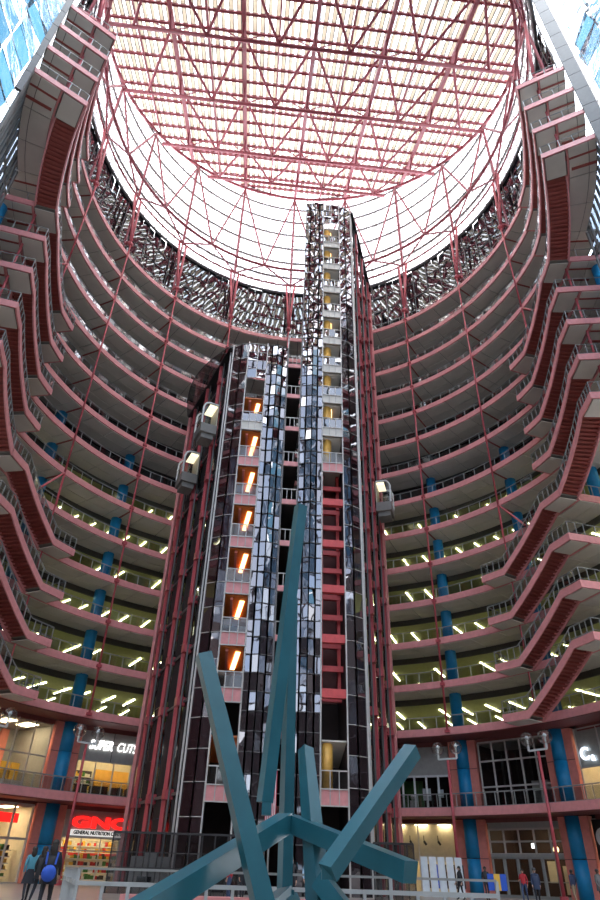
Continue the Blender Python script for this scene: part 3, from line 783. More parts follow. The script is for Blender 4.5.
def text(body,T,x,y,z,size,mt,par,bold=0,shear=0,sx=1):
    c=bpy.data.curves.new('lettering','FONT'); c.body=body; c.size=size; c.extrude=.03; c.offset=bold; c.shear=shear; c.align_x='CENTER'; c.align_y='CENTER'
    c.materials.append(mt); o=bpy.data.objects.new('lettering',c); COL.objects.link(o)
    o0=T(x,y,z); ex=(T(x+1,y,z)-o0).normalized(); ez=Vector((0,0,1)); ey=ex.cross(ez)   # text x->ex, y->up, z->towards viewer
    mw=Matrix(((ex.x*sx,0,ey.x,o0.x),(ex.y*sx,0,ey.y,o0.y),(0,1,0,o0.z),(0,0,0,1)))
    dg=bpy.context.evaluated_depsgraph_get(); dg.update(); me=bpy.data.meshes.new_from_object(o.evaluated_get(dg)); me.name='lettering'
    bpy.data.objects.remove(o); bpy.data.curves.remove(c); o=bpy.data.objects.new('lettering',me); COL.objects.link(o)
    o.parent=par; o.matrix_parent_inverse=pinv(par); o.matrix_basis=mw; return o
HW=3.15
def shell(sh,T,z0,z1,wall,depth=4.2,lit=True,fl='floor'):
    m=MB(); m.box(-HW-.3,HW+.3,depth,depth+.1,z0,z1,T=T); m.box(-HW-.3,-HW-.2,.3,depth,z0,z1,T=T); m.box(HW+.2,HW+.3,.3,depth,z0,z1,T=T); m.build('inner_wall',M[wall],sh)
    m=MB(); m.box(-HW-.3,HW+.3,.2,depth,z1-.1,z1,T=T); m.build('shop_ceiling',M['greyw'],sh)
    if lit:
        m=MB()
        for x in(-2,0,2): m.box(x-.5,x+.5,1.0,2.6,z1-.16,z1-.11,T=T)
        m.build('ceiling_lamp',M['shopl'],sh)
def grid(sh,T,x0,x1,z0,z1,nx,nz,y=0,mt='mull',w_=.09,gm='shopg',zs=None,xs=None):
    zs=zs or [z0+(z1-z0)*i/nz for i in range(nz+1)]; xs=xs or [x0+(x1-x0)*i/nx for i in range(nx+1)]
    m=MB()
    for x in xs: m.bar(T(x,y,z0),T(x,y,z1),w_)
    for z in zs: m.bar(T(x0,y,z),T(x1,y,z),w_)
    m.build('window_frame',M[mt],sh)
    if gm:
        m=MB(); m.quad(T(x0,y+.03,z0),T(x1,y+.03,z0),T(x1,y+.03,z1),T(x0,y+.03,z1)); m.build('window_glass',M[gm],sh)
def goods(sh,T,x0,x1,y,zs,seed,cols):
    r=random.Random(seed); ms={c:MB() for c in cols}; sv=MB()
    for z in zs:
        sv.box(x0,x1,y,y+.35,z-.05,z,T=T); x=x0+.05
        while x<x1-.2:
            w_=r.uniform(.12,.3); c=r.choice(cols); ms[c].box(x,x+w_,y+.03,y+.3,z,z+r.uniform(.18,.36),T=T); x+=w_+r.uniform(.01,.06)
    sv.build('shelf',M['white'],sh)
    for c in cols:
        if ms[c].f: tag(ms[c].build('packet_row',M[c],sh),None,None,None,'stuff')
M['yel']=mat('yellow_goods',(.75,.45,.06),.5); M['redg']=mat('red_goods',(.6,.04,.04),.5); M['grn']=mat('green_goods',(.07,.22,.06),.5); M['whg']=mat('pale_goods',(.7,.68,.6),.5); M['drk']=mat('dark_goods',(.06,.05,.05),.5)
M['blug']=mat('royal_blue_cloth',(.02,.09,.5),.6)
# balcony level, left: hairdresser with lit lettering
T=BAY(-30); z0=Z2+.02; z1=Z3-.8
sh=thing('shop_front','hair salon on the shop balcony with white lit lettering and warm interior','shop',T(0,0,z0))
shell(sh,T,z0,z1,'creamw'); m=MB(); m.box(-HW,HW,0,.25,z0+2.75,z1,T=T); m.build('sign_fascia',M['greyw'],sh)
m=MB(); m.box(-HW,HW,-.02,.02,z1-.95,z1-.91,T=T); m.box(-.4,-.36,-.02,.02,z0+2.75,z1,T=T); m.build('fascia_joint',M['joint'],sh)
text('SUPER',T,-1.45,-.1,z0+3.95,.98,M['signw'],sh,.025,.25,.74); text('CUTS',T,.83,-.1,z0+3.95,.98,M['signw'],sh,-.004,.25,.74)
grid(sh,T,-HW,HW,z0,z0+2.75,4,1)
m=MB(); m.box(-HW+.2,-.5,3.7,3.9,z0+.9,z0+2.4,T=T); m.build('product_wall',M['drk'],sh); goods(sh,T,-HW+.2,-.6,3.2,[z0+.9,z0+1.4,z0+1.9],11,['yel','whg','redg','grn'])
m=MB(); m.box(-.2,HW-.3,3.6,3.8,z0+1.0,z0+2.6,T=T); m.build('mirror_panel',M['gold'],sh)
m=MB()
for x in(-2.2,-.9,.9,2.2): m.box(x-.45,x+.45,.5,1.2,z0,z0+1.0,T=T)
m.build('counter',M['drk'],sh)
m=MB()
for x in(.4,1.6,2.6): m.box(x-.25,x+.25,1.8,2.3,z0+.45,z0+.55,T=T); m.box(x-.25,x+.25,2.25,2.35,z0+.5,z0+1.2,T=T); m.tube(T(x,2.05,z0),T(x,2.05,z0+.45),.06)
m.build('styling_chair',M['black'],sh)
# ground, left: vitamin shop
z0=0; z1=Z2-.75
sh=thing('shop_front','ground-floor vitamin shop with big red lit sign and full shelves','shop',T(0,0,0))
shell(sh,T,z0,z1,'creamw'); m=MB(); m.box(-HW,HW,0,.25,3.0,z1,T=T); m.build('sign_fascia',M['greyw'],sh)
text('GNC',T,-.3,-.1,4.0,1.0,M['signr'],sh,.05,0,2.1)
m=MB(); m.box(-2.6,2.2,-.08,0,3.12,3.52,T=T); m.build('subtitle_board',M['signp'],sh)
text('GENERAL NUTRITION CENTERS',T,-.2,-.12,3.32,.34,M['black'],sh,.012,0,.88)
grid(sh,T,-HW,HW,0,3.0,4,2,zs=[0,2.15,3.0])
m=MB(); m.box(-HW,HW,2.6,2.7,1.75,2.05,T=T); m.build('shelf_header',M['redg'],sh)
goods(sh,T,-HW+.2,HW-.2,1.4,[.3,.75,1.2,1.65],21,['drk','whg','yel','redg','grn']); goods(sh,T,-HW+.2,HW-.2,3.6,[2.1,2.55],22,['yel','redg','whg'])
# balcony, left outer: glazed lounge
T=BAY(-50); z0=Z2+.02; z1=Z3-.8
sh=thing('shop_front','glazed balcony unit with red-striped inner wall and yellow display panels','shop',T(0,0,z0))
shell(sh,T,z0,z1,'greyw',5.0); grid(sh,T,-HW,HW,z0,z1,4,2,zs=[z0,z0+2.6,z1])
m=MB()
for x in(-2.8,-1.3,.2,1.7): m.box(x,x+.7,4.7,4.95,z0,z1-.2,T=T)
m.build('red_stripe',M['salmon'],sh)
m=MB()
for x in(.2,1.1,2.0): m.box(x,x+.7,2.5,2.7,z0+.9,z0+2.2,T=T)
m.build('display_panel',M['yel'],sh)
m=MB(); m.box(-2.8,-.4,2.4,3.2,z0,z0+1.1,T=T); m.box(.1,2.8,1.6,2.4,z0,z0+.9,T=T); m.build('counter',M['white'],sh)
z0=0; z1=Z2-.75
sh=thing('shop_front','ground-floor snack shop behind people, bright yellow shelves and small red sign','shop',T(0,0,0))
shell(sh,T,z0,z1,'creamw'); grid(sh,T,-HW,HW,0,z1,4,2,zs=[0,2.7,z1],mt='mull',w_=.14)
m=MB(); m.box(.6,2.4,.5,.6,3.7,4.3,T=T); m.build('red_sign',M['signr'],sh)
goods(sh,T,-HW+.2,HW-.2,1.2,[.4,.8,1.2,1.6,2.0],31,['yel','yel','drk','grn','drk']); goods(sh,T,-HW+.2,HW-.2,3.6,[2.3,2.7,3.1,3.5],32,['whg','grn','yel','redg'])
m=MB()
for x in(-.5,.4): m.tube(T(x,1.4,0),T(x,1.4,.5),.25,8); m.sphere(T(x,1.4,1.0),.45,1,1,1.5)
m.build('display_plant',M['grn'],sh)
for b,dd in((-70,0),(70,0)):
    T=BAY(b)
    if b<0:
        for z0,z1,nm in((0,Z2-.75,'ground-floor'),(Z2+.02,Z3-.8,'balcony')):
            sh=thing('shop_front','outermost '+nm+' shop window on the left','shop',T(0,0,z0)); shell(sh,T,z0,z1,'creamw'); grid(sh,T,-HW,HW,z0,z1,4,2)
# right inner bay
T=BAY(30); z0=Z2+.02; z1=Z3-.8
sh=thing('shop_front','grey balcony unit with white-framed doors and a green inner wall','shop',T(0,0,z0))
shell(sh,T,z0,z1,'dkin',4,False); m=MB(); m.box(-HW,HW,0,.25,z0+2.7,z1,T=T); m.build('upper_wall',M['greyw'],sh)
grid(sh,T,-HW,HW,z0,z0+2.7,6,1,mt='white',w_=.16); m=MB(); m.box(-1.8,.2,2,2.2,z0,z0+2.6,T=T); m.build('green_wall',M['grn'],sh)
m=MB(); m.box(.6,1.3,.3,.34,z0+.9,z0+1.8,T=T); m.box(1.9,2.4,.3,.34,z0+1.1,z0+1.7,T=T); m.build('notice',M['board'],sh)
m=MB(); m.box(-.8,-.3,1,1.4,z0,z0+1.0,T=T); m.sphere(T(-.55,1.2,z0+1.25),.22); m.build('stool',M['white'],sh)
z0=0; z1=Z2-.7
sh=thing('shop_front','cream-walled ground-floor unit with spotlights beside the lift shafts','shop',T(0,0,0))
shell(sh,T,0,z1,'creamw',4); m=MB(); m.box(-HW,HW,1.4,1.6,2.2,z1-.1,T=T); m.build('cream_wall',M['creamw'],sh)
grid(sh,T,-HW,HW,0,z1,2,2,zs=[0,2.3,z1],mt='mull')
m=MB()
for x in(-1.0,.2,1.4): m.tube(T(x,1.0,z1-.9),T(x,1.0,z1-1.3),.03); m.tube(T(x,1.0,z1-1.3),T(x+.15,1.15,z1-1.55),.09)
m.build('spotlight',M['black'],sh)
# right middle bay
T=BAY(50); z0=Z2+.02; z1=Z3-.8
sh=thing('shop_front','dark gridded balcony window wall between two blue-striped piers','shop',T(0,0,z0))
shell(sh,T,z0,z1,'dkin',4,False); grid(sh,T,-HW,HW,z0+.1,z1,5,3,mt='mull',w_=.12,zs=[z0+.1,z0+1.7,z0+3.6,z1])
m=MB(); m.box(.2,1.6,2,2.4,z0+.2,z0+2.2,T=T); m.box(.5,.9,1.9,2,z0+1.3,z0+1.8,T=T); m.build('white_kiosk',M['greyw'],sh)
m=MB()
for i in range(9): m.box(-2.9+.65*i,-2.75+.65*i,3.2,3.3,z0,z1-.3,T=T)
m.build('inner_blind',M['joint'],sh)
z1=Z2-.7
sh=thing('entrance','ground-floor glass entrance with metal-framed doors and dark panes','entrance',T(0,0,0))
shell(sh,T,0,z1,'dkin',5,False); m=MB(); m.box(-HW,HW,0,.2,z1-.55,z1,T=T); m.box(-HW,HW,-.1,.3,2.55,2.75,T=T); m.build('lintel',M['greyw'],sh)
grid(sh,T,-HW,HW,2.75,z1-.55,5,2,mt='mull',w_=.12)
xs=[-HW,-2.1,-1.0,0.0,1.0,2.1,HW]
for a,b in zip(xs,xs[1:]):
    m=MB(); m.bar(T(a+.05,0,0),T(a+.05,0,2.55),.13); m.bar(T(b-.05,0,0),T(b-.05,0,2.55),.13); m.bar(T(a,0,2.5),T(b,0,2.5),.13); m.bar(T(a,0,1.05),T(b,0,1.05),.06); m.bar(T(a,0,.1),T(b,0,.1),.2); d=m.build('door',M['rail'],sh)
    m=MB(); m.quad(T(a,.03,0),T(b,.03,0),T(b,.03,2.5),T(a,.03,2.5)); m.build('pane',M['shopg'],d)
m=MB(); m.box(-.9,-.55,2.4,2.5,3.2,3.55,T=T); m.build('square_lamp',M['signw'],sh)
m=MB(); m.sphere(T(1.5,1.5,3.1),.22); m.sphere(T(2.2,2.2,3.0),.16); m.build('globe_lamp',M['warm'],sh)
m=MB(); m.box(1.0,2.3,3.2,3.3,.3,2.1,T=T); m.box(-.4,.6,3.6,3.7,1.0,2.4,T=T); m.build('lit_display',M['creamw'],sh)
m=MB(); m.box(-2,2.6,2.5,3,z1-.18,z1-.12,T=T); m.build('ceiling_lamp',M['shopl'],sh)
# right outer bay
T=BAY(69); z0=Z2+.02; z1=Z3-.8
sh=thing('shop_front','balcony cafe at the right edge with a white lit letter C on grey glass','shop',T(0,0,z0))
shell(sh,T,z0,z1,'creamw',4); m=MB(); m.box(-HW,HW,.05,.25,z0+2.5,z1+.1,T=T); m.build('sign_fascia',M['greyw'],sh)
grid(sh,T,-HW,HW,z0,z1+.1,3,2,zs=[z0,z0+2.5,z1+.1],mt='mull')
text('C',T,-2.45,-.12,z0+3.35,1.15,M['signb'],sh,.03); text('a',T,-1.75,-.12,z0+3.1,.75,M['signb'],sh,.015)
m=MB(); m.box(-2.2,2.4,2.4,3.0,z0,z0+1.2,T=T); m.build('counter',M['wood'],sh)
m=MB(); m.box(-2.9,2.9,3.9,4.0,z0+.5,z0+2.3,T=T); m.build('warm_wall',M['gold'],sh)
z1=Z2-.7
sh=thing('shop_front','ground-floor unit at the right edge with a black sign bearing a white C','shop',T(0,0,0))
shell(sh,T,0,z1,'greyw',4); m=MB(); m.box(-HW-.05,HW,-.05,.2,2.4,z1-.1,T=T); m.build('sign_board',M['black'],sh)
text('C',T,-2.45,-.12,3.65,1.5,M['white'],sh,.07); text('o',T,-2.6,-.12,2.72,.5,M['white'],sh,.03); text('o',T,-1.8,-.12,2.72,.5,M['white'],sh,.03)
m=MB(); m.box(-2.4,-1.6,-.13,-.06,3.5,3.8,T=T); m.build('pink_bar',M['pink'],sh)
grid(sh,T,-HW,HW,0,2.4,3,1)
# header bands above the shop units
for q in(-70,-50,-30,30,50,70):
    T=BAY(q)
    for z0,z1,nm in((Z3-.85,Z3-.5,'balcony'),(Z2-.78,Z2-.5,'ground-floor')):
        tag(box_mb(-HW-.1,HW+.1,-.05,.2,z0,z1,T=T).build('header_panel',M['maroon']),'maroon header band over the %s shops, %s of the tower, bay %s'%(nm,'left' if q<0 else 'right',{30:'nearest',50:'second',70:'outermost'}[abs(q)]),'header')
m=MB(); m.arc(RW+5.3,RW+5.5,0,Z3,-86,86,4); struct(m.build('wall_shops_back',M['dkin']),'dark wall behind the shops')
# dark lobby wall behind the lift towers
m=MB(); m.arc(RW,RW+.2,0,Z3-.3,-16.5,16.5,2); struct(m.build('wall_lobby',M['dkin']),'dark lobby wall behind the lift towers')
# ------------------------------------------------------------------ lamp posts
for q,txt in((-40,'on the left, beside the salon sign'),(-60,'at the far left edge'),(40,'on the right, nearest the lift tower'),(60,'on the right, in front of the glass entrance')):
    r=22.5; l=thing('lamp_post','tall red post with two clear globes '+txt,'street lamp',P(r,q,0),0,'twin-globe lamp posts')
    m=MB(); m.tube(P(r,q,0),P(r,q,9.0),.13,10,.10); m.build('post',M['red'],l,True)
    m=MB(); m.tube(P(r,q,0),P(r,q,.3),.28,10); m.build('base',M['red'],l)
    a,b=P(r,q-2.0,9.1),P(r,q+2.0,9.1); m=MB(); m.bar(a,b,.10,.13)
    for c in(a,b): m.tube(c,c+Vector((0,0,.4)),.09,8)
    m.build('cross_arm',M['white'],l)
    for c in(a,b):
        m=MB(); m.sphere(c+Vector((0,0,.8)),.52,n=16,m=10); g=m.build('globe',M['globe'],l,True,True)
        m=MB(); m.tube(c+Vector((0,0,.45)),c+Vector((0,0,.75)),.07,6); m.sphere(c+Vector((0,0,.9)),.14); m.build('bulb',M['white'],g)
# ------------------------------------------------------------------ steel beam sculpture in front
sc=thing('beam_sculpture','tangle of leaning square teal steel beams in the foreground','sculpture',(0,14.2,0))
E=Vector((0,0,EYE))
def beam(a,b,w_,roll,w2=None,name='beam'):
    bar_mb(Vector(a)+E,Vector(b)+E,w_,w_,roll=roll,w2=w2).build(name,M['teal'],sc)
beam((.07,15,8.45),(-.52,15,1.22),.27,.5,.27)
beam((-.10,15.9,6.1),(-.03,15.6,-1.12),.24,.5)
beam((-1.75,12.05,3.44),(-.11,12.05,-1.12),.27,.35,.31)
beam((-2.52,9.6,-.86),(-.06,14.45,.84),.33,0)
beam((.05,14.55,.84),(2.0,12,.06),.31,0)
beam((2.30,12.7,1.96),(.63,11.5,.02),.26,.25)
beam((.33,15,2.28),(.66,13.3,-1.12),.25,.45,.36)
beam((-.9,11.8,-1.0),(.0,14.4,-.36),.29,.2)
beam((.62,13.5,-.10),(1.5,12.5,-1.08),.30,.3)
beam((.02,14.5,-.40),(.35,13.0,-1.0),.30,.3)
m=MB()
for p in((-.0,14.5,.86),(.05,14.4,-.38),(.64,11.6,.05),(-.47,14.95,1.1)): m.box(p[0]-.1,p[0]+.1,p[1]-.1,p[1]+.1,p[2]+EYE-.12,p[2]+EYE+.12)
m.build('welded_joint',M['teal'],sc)
# ------------------------------------------------------------------ foreground railing
rl=thing('guard_railing','pale grey metal railing across the foreground, behind the sculpture','railing',(-5,18,0))
A_=Vector((-5.0,18,0)); B_=Vector((4.95,17.6,0)); C_=Vector((-7.4,25,0))
m=MB(); m.bar(A_+Vector((0,0,1.09)),B_+Vector((0,0,1.09)),.06,.05); m.bar(A_+Vector((0,0,1.09)),C_+Vector((0,0,1.09)),.06,.05); m.build('handrail',M['rail'],rl)
m=MB(); m.bar(A_+Vector((0,0,.80)),B_+Vector((0,0,.80)),.06,.09); m.bar(A_+Vector((0,0,.80)),C_+Vector((0,0,.80)),.06,.11); m.bar(A_+Vector((0,0,.12)),B_+Vector((0,0,.12)),.06,.06); m.build('middle_rail',M['rail2'],rl)
for i in range(17):
    p=A_.lerp(B_,i/16); hh=.80 if i%4 else 1.08
    m=MB(); m.bar(p,p+Vector((0,0,hh)),.075,.05); m.build('post',M['rail2'],rl)
for i in range(1,6):
    p=A_.lerp(C_,i/5); m=MB(); m.bar(p,p+Vector((0,0,1.08)),.08,.06); m.build('post',M['rail2'],rl)
m=MB(); m.quad(A_+Vector((0,.02,.15)),B_+Vector((0,.02,.15)),B_+Vector((0,.02,.75)),A_+Vector((0,.02,.75))); m.build('glass_infill',M['shopg'],rl)
lw=MB(); lw.box(-4.6,.8,21,21.6,0,.52); tag(lw.build('low_wall',M['pink']),'low salmon wall just behind the foreground railing, left of the sculpture','low wall')
lw=MB(); lw.box(1.2,3.6,23,23.5,0,.35); tag(lw.build('low_wall',M['darkm']),'low dark kerb wall behind the railing, right of the sculpture','low wall')
# dark glazed screens at the feet of the towers
def screen(x0,x1,y,h,txt,n):
    s=thing('glass_screen',txt,'screen',((x0+x1)/2,y,0)); m=MB()
    for i in range(n+1):
        x=x0+(x1-x0)*i/n; m.bar((x,y,0),(x,y,h),.07)
    m.bar((x0,y,h),(x1,y,h),.1); m.bar((x0,y,h-.9),(x1,y,h-.9),.04); m.bar((x0,y,1.15),(x1,y,1.15),.05); m.build('frame',M['darkm'],s)
    m=MB(); m.quad((x0,y+.02,0),(x1,y+.02,0),(x1,y+.02,h),(x0,y+.02,h)); m.build('pane',M['darkg'],s)
screen(-9.6,-2.6,40,2.75,'tall dark glass screen at the foot of the left lift tower',10)
screen(4.7,6.9,40,2.6,'tall dark glass screen at the foot of the right lift tower',6)
kb=thing('kiosk','grey box kiosk with three panels behind the left glass screen','kiosk',(-8,42,0))
for i in range(3): box_mb(-8.9+.75*i,-8.2+.75*i,42,42.6,0,1.7 if i!=1 else 1.9).build('cabinet',M['greyw'],kb)
box_mb(-8.4,-7.6,41.95,42.0,.5,.75).build('slot',M['black'],kb)
# leaning white display boards, and a yellow and blue board
ex=thing('display_board_row','row of tall white boards with slots in front of the cream unit','display boards',(11,54,0))
for i in range(5):
    x=9.9+.62*i; bar_mb((x,53,0),(x+.0,53.3,2.35),.5,.06,up=(0,1,0)).build('board',M['board'],ex)
    bar_mb((x+.28,52.95,.5),(x+.28,53.2,1.9),.08,.05,up=(0,1,0)).build('slot',M['dkin' if i!=1 else 'blug'],ex)
yb=thing('poster_board','small blue board with a yellow stripe held up beside the entrance','poster board',(12.9,46.5,0))
bx=13.0
for i,mt in enumerate(('blug','yel','blug')): box_mb(bx-.58+.39*i,bx-.2+.39*i,46,46.06,.55,1.4).build('panel',M[mt],yb)
bar_mb((bx,46.12,0),(bx,46.12,1.3),.06).build('stand',M['rail'],yb)
# flag hanging on a stand
fl=thing('flag','national flag hanging upright with red and white stripes behind the sculpture','flag',(-1.2,34,0))
x0,x1=-1.15,-.62; zt_=EYE+4.15; zb_=EYE+2.0
M['flr']=mat('flag_red',(.45,.03,.06),.7); M['flw']=mat('flag_white',(.72,.7,.7),.7); M['flb']=mat('flag_blue',(.03,.05,.25),.7)
def fy(x,z): return 34+.06*sin(x*9)+.03*sin(z*3)
mr,mw_,mb_=MB(),MB(),MB(); n=13; cz=zt_-.9
for i in range(n):
    a=x0+(x1-x0)*i/n; b=x0+(x1-x0)*(i+1)/n; mm=(mr,mw_)[i%2]; tgt=zt_ if i>=7 else cz
    for j in range(8):
        h0=zb_+(tgt-zb_)*j/8; h1=zb_+(tgt-zb_)*(j+1)/8
        mm.hexa([(a,fy(a,h0),h0),(b,fy(b,h0),h0),(b,fy(b,h0)+.01,h0),(a,fy(a,h0)+.01,h0),(a,fy(a,h1),h1),(b,fy(b,h1),h1),(b,fy(b,h1)+.01,h1),(a,fy(a,h1)+.01,h1)])
    if i<7: mb_.hexa([(a,fy(a,cz),cz),(b,fy(b,cz),cz),(b,fy(b,cz)+.01,cz),(a,fy(a,cz)+.01,cz),(a,fy(a,zt_),zt_),(b,fy(b,zt_),zt_),(b,fy(b,zt_)+.01,zt_),(a,fy(a,zt_)+.01,zt_)])
mr.build('red_stripes',M['flr'],fl); mw_.build('white_stripes',M['flw'],fl); mb_.build('blue_canton',M['flb'],fl)
m=MB()
for i in range(3):
    for j in range(6): m.tube((x0+.05+.09*i,33.9,cz+.1+.13*j),(x0+.05+.09*i,33.93,cz+.1+.13*j),.03,5)
m.build('star_field',M['flw'],fl)
m=MB(); m.tube((x0-.1,34.05,zt_+.05),(x1+.1,34.05,zt_+.05),.03); m.tube((-.9,34.12,0),(-.9,34.12,zt_+.1),.045); m.tube((-.9,34.12,0),(-.9,34.12,.08),.35,10); m.build('stand',M['rail'],fl)
# ------------------------------------------------------------------ people
M['skinl']=mat('light_skin',(.50,.30,.22),.6,noise=.03); M['skind']=mat('dark_skin',(.16,.08,.055),.6,noise=.03)
M['hair']=mat('dark_hair',(.02,.015,.012),.6); M['jblack']=mat('black_coat',(.018,.018,.022),.75); M['jnavy']=mat('navy_jacket',(.02,.035,.08),.7); M['jred']=mat('red_jacket',(.45,.02,.03),.7)
M['jgrey']=mat('grey_coat',(.12,.12,.12),.75); M['jteal']=mat('blue_shirt',(.08,.28,.36),.7); M['jl']=mat('pale_blue_shirt',(.35,.5,.65),.7); M['tdark']=mat('dark_trousers',(.02,.022,.03),.8); M['tblue']=mat('denim',(.04,.07,.15),.8); M['ttan']=mat('tan_trousers',(.3,.22,.14),.8); M['shoe']=mat('shoes',(.015,.013,.012),.5)
def person(x,y,head,label,top,leg,skin='skinl',hgt=1.70,stride=.12,hair='short',arm=.1,coat=False,cap=False,lift=0,extra=None):
    k=hgt/1.72
    J={'pel':(0,0,.96,.13),'waist':(0,.01,1.1,.135),'chest':(0,.0,1.30,.155),'neckb':(0,-.01,1.45,.075),'neck':(0,0,1.52,.055)}
    J['head']=(0,.02,1.60,.085); J['crown']=(0,.015,1.68,.085)
    for s,n in((-1,'L'),(1,'R')):
        J['sh'+n]=(s*.17,-.01,1.40,.072); J['el'+n]=(s*.235,-.03+arm*s*.4,1.12,.047); J['wr'+n]=(s*.225,.08+arm*s+lift*.12*(s>0),.89+lift*.22*(s>0),.03); J['pa'+n]=(s*.22,.11+arm*s*1.1+lift*.16*(s>0),.82+lift*.26*(s>0),.034)
        J['hip'+n]=(s*.095,0,.88,.095); J['kn'+n]=(s*.10,.04+s*stride*.7,.49,.06); J['an'+n]=(s*.10,s*stride*1.3-.03,.09,.042); J['toe'+n]=(s*.11,s*stride*1.3+.13,.035,.035)
    Ed=[('pel','waist'),('waist','chest'),('chest','neckb'),('neckb','neck'),('neck','head'),('head','crown')]
    for n in 'LR': Ed+=[('chest','sh'+n),('sh'+n,'el'+n),('el'+n,'wr'+n),('wr'+n,'pa'+n),('pel','hip'+n),('hip'+n,'kn'+n),('kn'+n,'an'+n),('an'+n,'toe'+n)]
    names=list(J); me=bpy.data.meshes.new('body_src'); me.from_pydata([tuple(c*k for c in J[n][:3]) for n in names],[(names.index(a),names.index(b)) for a,b in Ed],[])
    o=bpy.data.objects.new('body_src',me); COL.objects.link(o)
    sk=o.modifiers.new('s','SKIN'); o.modifiers.new('d','SUBSURF').levels=1
    for i,n in enumerate(names):
        v=me.skin_vertices[0].data[i]; r=J[n][3]*k; fx=1.25 if n in('waist','chest') else 1; v.radius=(r*fx,r*(.85 if n in('waist','chest') else 1)); v.use_root=(n=='pel')
    dg=bpy.context.evaluated_depsgraph_get(); dg.update(); ev=bpy.data.meshes.new_from_object(o.evaluated_get(dg)); bpy.data.objects.remove(o)
    vs=[tuple(v.co) for v in ev.vertices]; fs=[tuple(p.vertices) for p in ev.polygons]
    mb=MB(); mb.v=vs; mb.f=fs; nb=len(fs)
    # nose, ears, eyes, fingers
    mb.sphere((0,.02*k+.10*k,1.60*k),.022*k,.8,1,1.2,6,4)
    for s in(-1,1): mb.sphere((s*.088*k,.015*k,1.60*k),.028*k,.4,.8,1.2,6,4)
    for n,s in(('L',-1),('R',1)):
        pa=Vector(J['pa'+n][:3])*k; wr=Vector(J['wr'+n][:3])*k; d=(pa-wr).normalized(); f_=Vector((0,1,0))
        for i,ln in enumerate((.060,.070,.066,.050)):
            b=pa+f_*(.030-.020*i)*k; m1=b+d*(.03+ln*.5)*k; e1=m1+(d*.5+Vector((-s*.6,0,0))).normalized()*ln*.6*k
            mb.tube(b,m1,.010*k,5); mb.tube(m1,e1,.009*k,5,.006*k)
        b=pa-d*.02*k+f_*.02*k; m1=b+(f_+d*.6).normalized()*.045*k; mb.tube(b,m1,.011*k,5); mb.tube(m1,m1+d*.03*k,.009*k,5)
    t=thing('person',label,'person',(x,y,0),head)
    m2=bpy.data.meshes.new('body'); m2.from_pydata(mb.v,[],mb.f)
    for q in(skin,top,leg,'shoe'): m2.materials.append(M[q])
    zt0=.78*k if coat else .95*k
    for p in m2.polygons:
        c=p.center; r_=math.hypot(c.x,0)
        if p.index>=nb or c.z>1.50*k: i=0
        elif c.z<.1*k: i=3
        elif r_>.17*k and c.z<.92*k+.26*lift*k*(c.x>0) and c.z>.7*k: i=0
        elif c.z>zt0 or (r_>.19*k): i=1
        else: i=2
        p.material_index=i; p.use_smooth=True
    bo=bpy.data.objects.new('body',m2); COL.objects.link(bo); bo.parent=t
    # hair
    h=MB(); h.sphere((0,-.012*k,1.645*k),.103*k,.95,1.03,.92,12,8)
    if hair=='long': h.sphere((0,-.07*k,1.52*k),.10*k,1.0,.55,1.5,10,7)
    hv=[v for v in h.v]; ho=h
    if not cap:
        keep=[f for f in h.f if not all((h.v[i][1]>.045*k and h.v[i][2]<1.665*k) for i in f)]; h.f=keep
    hb=h.build('hair',M['hair']); hb.parent=t
    if cap:
        c=MB(); c.sphere((0,0,1.69*k),.105*k,1,1.08,.62,12,6); c.tube((0,.08*k,1.675*k),(0,.19*k,1.66*k),.07*k,8,.06*k); cb=c.build('cap',M['jgrey']); cb.parent=t
    if coat:
        c=MB(); n=14; o0=0
        rings=[(1.36,.20,.13),(1.12,.19,.145),(.95,.20,.155),(.72,.225,.18)]
        for (z,a,b) in rings:
            for i in range(n): q=2*PI*i/n; c.v.append((a*cos(q)*k,b*sin(q)*k,z*k))
        for j in range(3):
            for i in range(n): i2=(i+1)%n; c.f.append((j*n+i,(j+1)*n+i,(j+1)*n+i2,j*n+i2))
        c.f.append(tuple(range(n)))
        cb=c.build('coat',M[top],None,True); cb.parent=t
    e=MB()
    for s in(-1,1): e.sphere((s*.034*k,.098*k,1.628*k),.013*k,1,.6,.8,6,4)
    eb=e.build('eyes',M['black']); eb.parent=t
    mo=MB(); mo.sphere((0,.103*k,1.562*k),.02*k,1.2,.4,.35,6,4); q=mo.build('mouth',M['jred' if skin=='skinl' else 'skind']); q.parent=t
    if extra=='bag':
        b=MB(); b.sphere((.0,-.22,.95),.2,.95,.5,.95,12,8); bb=b.build('shoulder_bag',M['blug'],None,True); bb.parent=t
        b=MB(); b.tube((-.14,-.12,1.42),(-.12,-.2,1.15),.025); b.tube((.14,-.12,1.42),(.12,-.2,1.15),.025); bb=b.build('strap',M['blug']); bb.parent=t
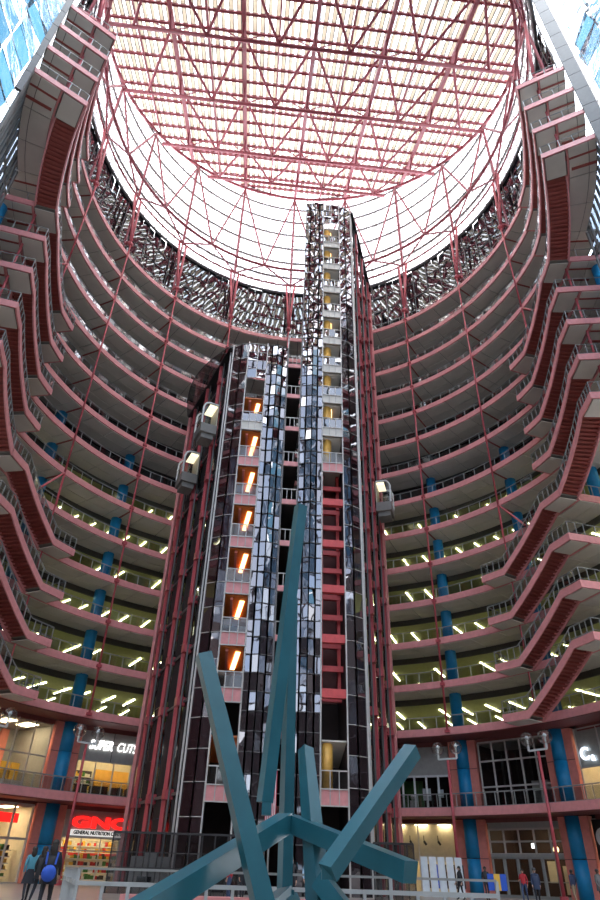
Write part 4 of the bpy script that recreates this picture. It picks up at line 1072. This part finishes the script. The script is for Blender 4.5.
    if extra=='skirt':
        b=MB(); n=14
        for z,a in((1.0,.15),(.55,.24)):
            for i in range(n): q=2*PI*i/n; b.v.append((a*cos(q),a*.85*sin(q),z))
        b.f=[(i,n+i,n+(i+1)%n,(i+1)%n) for i in range(n)]; bb=b.build('skirt',M['tdark'],None,True); bb.parent=t
    return t
def pxX(px,Y):      # where a sight line at eye height meets depth Y
    a=(px-300)/611.9; b=-.69
    a2=a*c_-b*s_; b2=a*s_+b*c_
    return a2*Y/(cos(pit)-b2*sin(pit))
person(pxX(50,20),20,rad(10),'person seen from behind in black jacket with bright blue bag, nearest on the left','jblack','tdark',hair='long',coat=True,extra='bag',stride=.14)
person(pxX(41,27),27,rad(-20),'person in a long black coat walking ahead of the one with the blue bag','jblack','tdark',hair='long',coat=True)
person(pxX(30,28),28,rad(30),'person in a blue shirt and dark skirt walking past the snack shop','jteal','tdark',hair='long',extra='skirt',stride=.2)
person(pxX(522,47),47,rad(150),'person in a red jacket in front of the glass entrance','jred','tblue',lift=1)
person(pxX(534,42),42,rad(170),'person in a dark jacket and grey cap walking from the entrance','jnavy','tdark',cap=True,coat=True)
person(pxX(571,46),46,rad(20),'person in a navy jacket and tan trousers beside the second blue stripe','jnavy','ttan','skind',1.74)
person(pxX(597,42),42,rad(200),'person in a grey coat at the right edge of the picture','jgrey','tdark','skind',1.75,coat=True)
person(pxX(459,47),47,rad(100),'person in a black coat bending beside the white display boards','jblack','tdark',hair='long',coat=True,hgt=1.75)
person(pxX(485,48),48,rad(180),'person standing behind the blue and yellow board','jblack','tdark','skind',1.78)
person(pxX(230,33),33,rad(60),'person in a red top and blue sleeves seen under the long teal beam','jred','tblue',hgt=1.68)
person(pxX(243,36),36,rad(200),'person in black standing right of the one in red','jblack','tdark',hgt=1.66)
person(pxX(291,30),30,rad(170),'dark-haired person between the two upright teal beams','jblack','tdark','skinl',1.66)
person(pxX(308,34),34,rad(190),'person in a pale blue shirt left of the short upright beam','jl','tdark',hgt=1.72)
